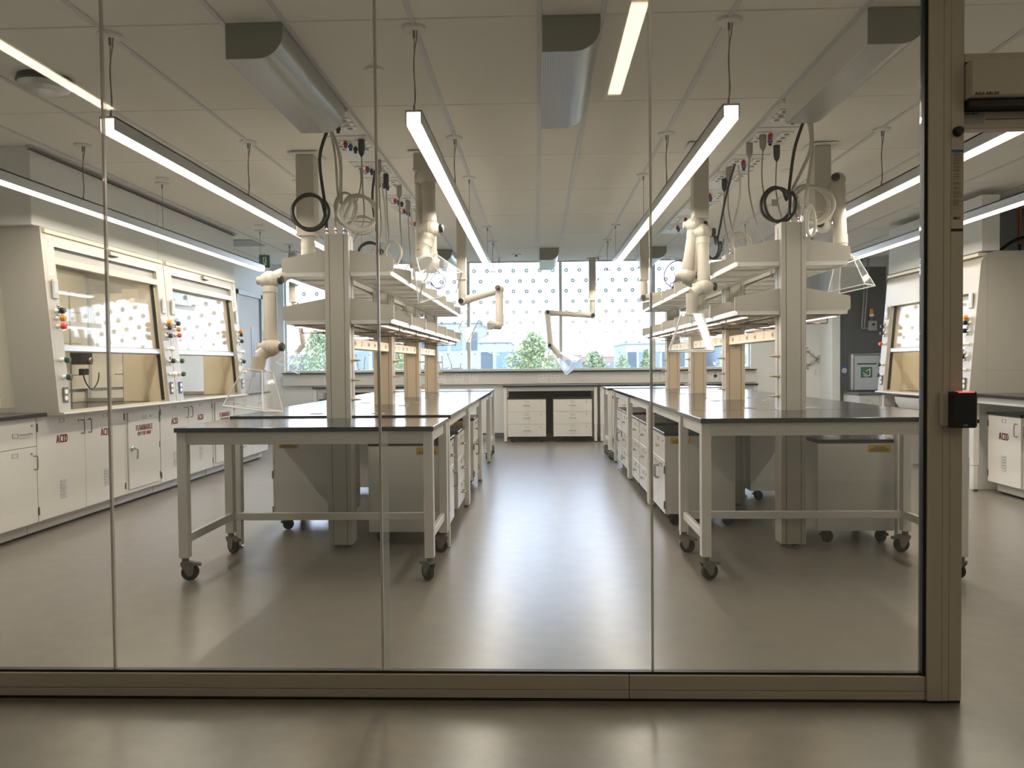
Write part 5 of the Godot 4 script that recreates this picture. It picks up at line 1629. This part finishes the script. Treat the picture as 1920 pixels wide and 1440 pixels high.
func bare_shrub(label: String, x: float, z: float, ground: float, top: float, rad: float, seed_: int) -> void:
	var t := thing("bare_shrub", label, "shrub", Vector3(x, ground, z), 0, "bare shrubs outside the windows")
	var r := RandomNumberGenerator.new()
	r.seed = seed_
	var m := MB.new()
	var h := top - ground
	for k in 60:
		var a := r.randf() * TAU
		var p0 := Vector3(cos(a) * 0.15, h * 0.25, sin(a) * 0.15)
		var p1 := Vector3(cos(a) * rad * r.randf_range(0.2, 0.7), h * r.randf_range(0.5, 0.75), sin(a) * rad * r.randf_range(0.2, 0.7))
		var p2 := p1 + Vector3(r.randf_range(-0.4, 0.4), h * r.randf_range(0.12, 0.28), r.randf_range(-0.4, 0.4))
		m.tube([p0, p1, p2], 0.014, 4, false)
		for j in 3:
			var q := p1.lerp(p2, r.randf())
			m.tube([q, q + Vector3(r.randf_range(-0.35, 0.35), r.randf_range(0.1, 0.4), r.randf_range(-0.35, 0.35))], 0.008, 4, false)
	m.cyl(Vector3.ZERO, Vector3(0, h * 0.3, 0), 0.12, 0.08, 6)
	part(t, "branches", m, M.bark)


func block_building(label: String, x0: float, x1: float, z: float, ground: float, steps: Array, body: Material, cols: int, floors: int, deep := 14.0) -> void:
	# steps: [share of the width from, to, roof height]
	var t := thing("building", label, "building", Vector3(0, ground, z), 0, "buildings outside")
	for s in steps:
		var xa := lerpf(x0, x1, s[0])
		var xb := lerpf(x0, x1, s[1])
		var top: float = s[2] - ground
		part(t, "wall", b3(Vector3(xa, 0, -deep), Vector3(xb, top, 0)), body)
		part(t, "parapet", b3(Vector3(xa - 0.1, top, -deep), Vector3(xb + 0.1, top + 0.25, 0.12)), M.tower_white)
		var n := maxi(2, roundi(cols * (s[1] - s[0])))
		for f in floors:
			var y := top - 0.9 - 3.4 * f
			if y < 1.5:
				continue
			for k in n:
				var wx := lerpf(xa, xb, (k + 0.5) / n)
				var ww := (xb - xa) / n * 0.38
				part(t, "window", b3(Vector3(wx - ww, y - 1.7, -0.02), Vector3(wx + ww, y, 0.06)), M.tower_glass if (k + f) % 3 else M.tower_dark)


func outdoors() -> void:
	var g := -5.4
	struct("ground", b3(Vector3(-160, g - 0.5, -420), Vector3(160, g, -13.4)), M.lawn)
	struct("road", b3(Vector3(-160, g, -52), Vector3(160, g + 0.03, -42)), M.street)
	block_building("pale blue stepped office building behind the big tree", -21, 0.3, -74, g, [[0.0, 0.45, 3.6], [0.45, 0.72, 5.3], [0.72, 0.86, 3.4], [0.86, 1.0, 2.5]], M.tower_pale, 14, 2)
	block_building("low white building behind the cabinet-side trees", -75, -24, -90, g, [[0.0, 0.5, 3.2], [0.5, 1.0, 2.4]], M.tower_white, 16, 2)
	block_building("white and glass building at the doorway side of the view", 9.6, 17.6, -84, g, [[0.0, 0.62, 3.4], [0.62, 1.0, 3.5]], M.tower_white, 6, 3)
	block_building("long low reddish building on the horizon", 2.0, 15.0, -150, g, [[0.0, 0.5, 3.0], [0.5, 1.0, 2.6]], M.brick_far, 12, 1)
	block_building("pale flat building behind the doorway bench row", 19.0, 42.0, -80, g, [[0.0, 0.4, 3.0], [0.4, 1.0, 2.0]], M.tower_pale, 14, 2)
	tree("big round green tree in the middle of the view", -0.15, -27, g, 2.3, 2.9, M.leaf_a, 5200, 0.11, 0.62, 3)
	tree("smaller green tree beside the big one, aisle window", 1.6, -22, g, 1.56, 1.5, M.leaf_b, 2600, 0.1, 0.6, 5)
	tree("low dark conifer before the white and glass building", 4.6, -33, g, 1.75, 1.4, M.leaf_b, 2200, 0.1, 0.9, 6)
	tree("round pale tree beside the low conifer", 4.0, -36.5, g, 1.6, 1.6, M.leaf_d, 2200, 0.1, 0.6, 7)
	tree("tall airy tree seen under the cabinet-side shelves", -6.6, -23, g, 2.55, 2.2, M.leaf_d, 3600, 0.1, 0.75, 8)
	tree("pale airy tree left of the second column", -5.4, -30, g, 2.03, 1.9, M.leaf_a, 2600, 0.1, 0.7, 9)
	tree("dry pale tree behind the doorway bench row", 8.2, -27, g, 1.9, 2.4, M.leaf_c, 2600, 0.1, 0.6, 10)
	tree("dry tree near the white wall end of the windows", 5.9, -24, g, 1.7, 1.9, M.leaf_c, 2200, 0.1, 0.6, 11)
	bare_shrub("bare reddish shrub left of the big tree", -2.06, -19, g, 1.61, 1.3, 21)
	bare_shrub("bare shrub beside the mullion, cabinet side", -3.3, -22.5, g, 1.5, 1.05, 22)
	bare_shrub("bare shrub behind the second service column", -4.67, -18.5, g, 1.69, 1.3, 23)
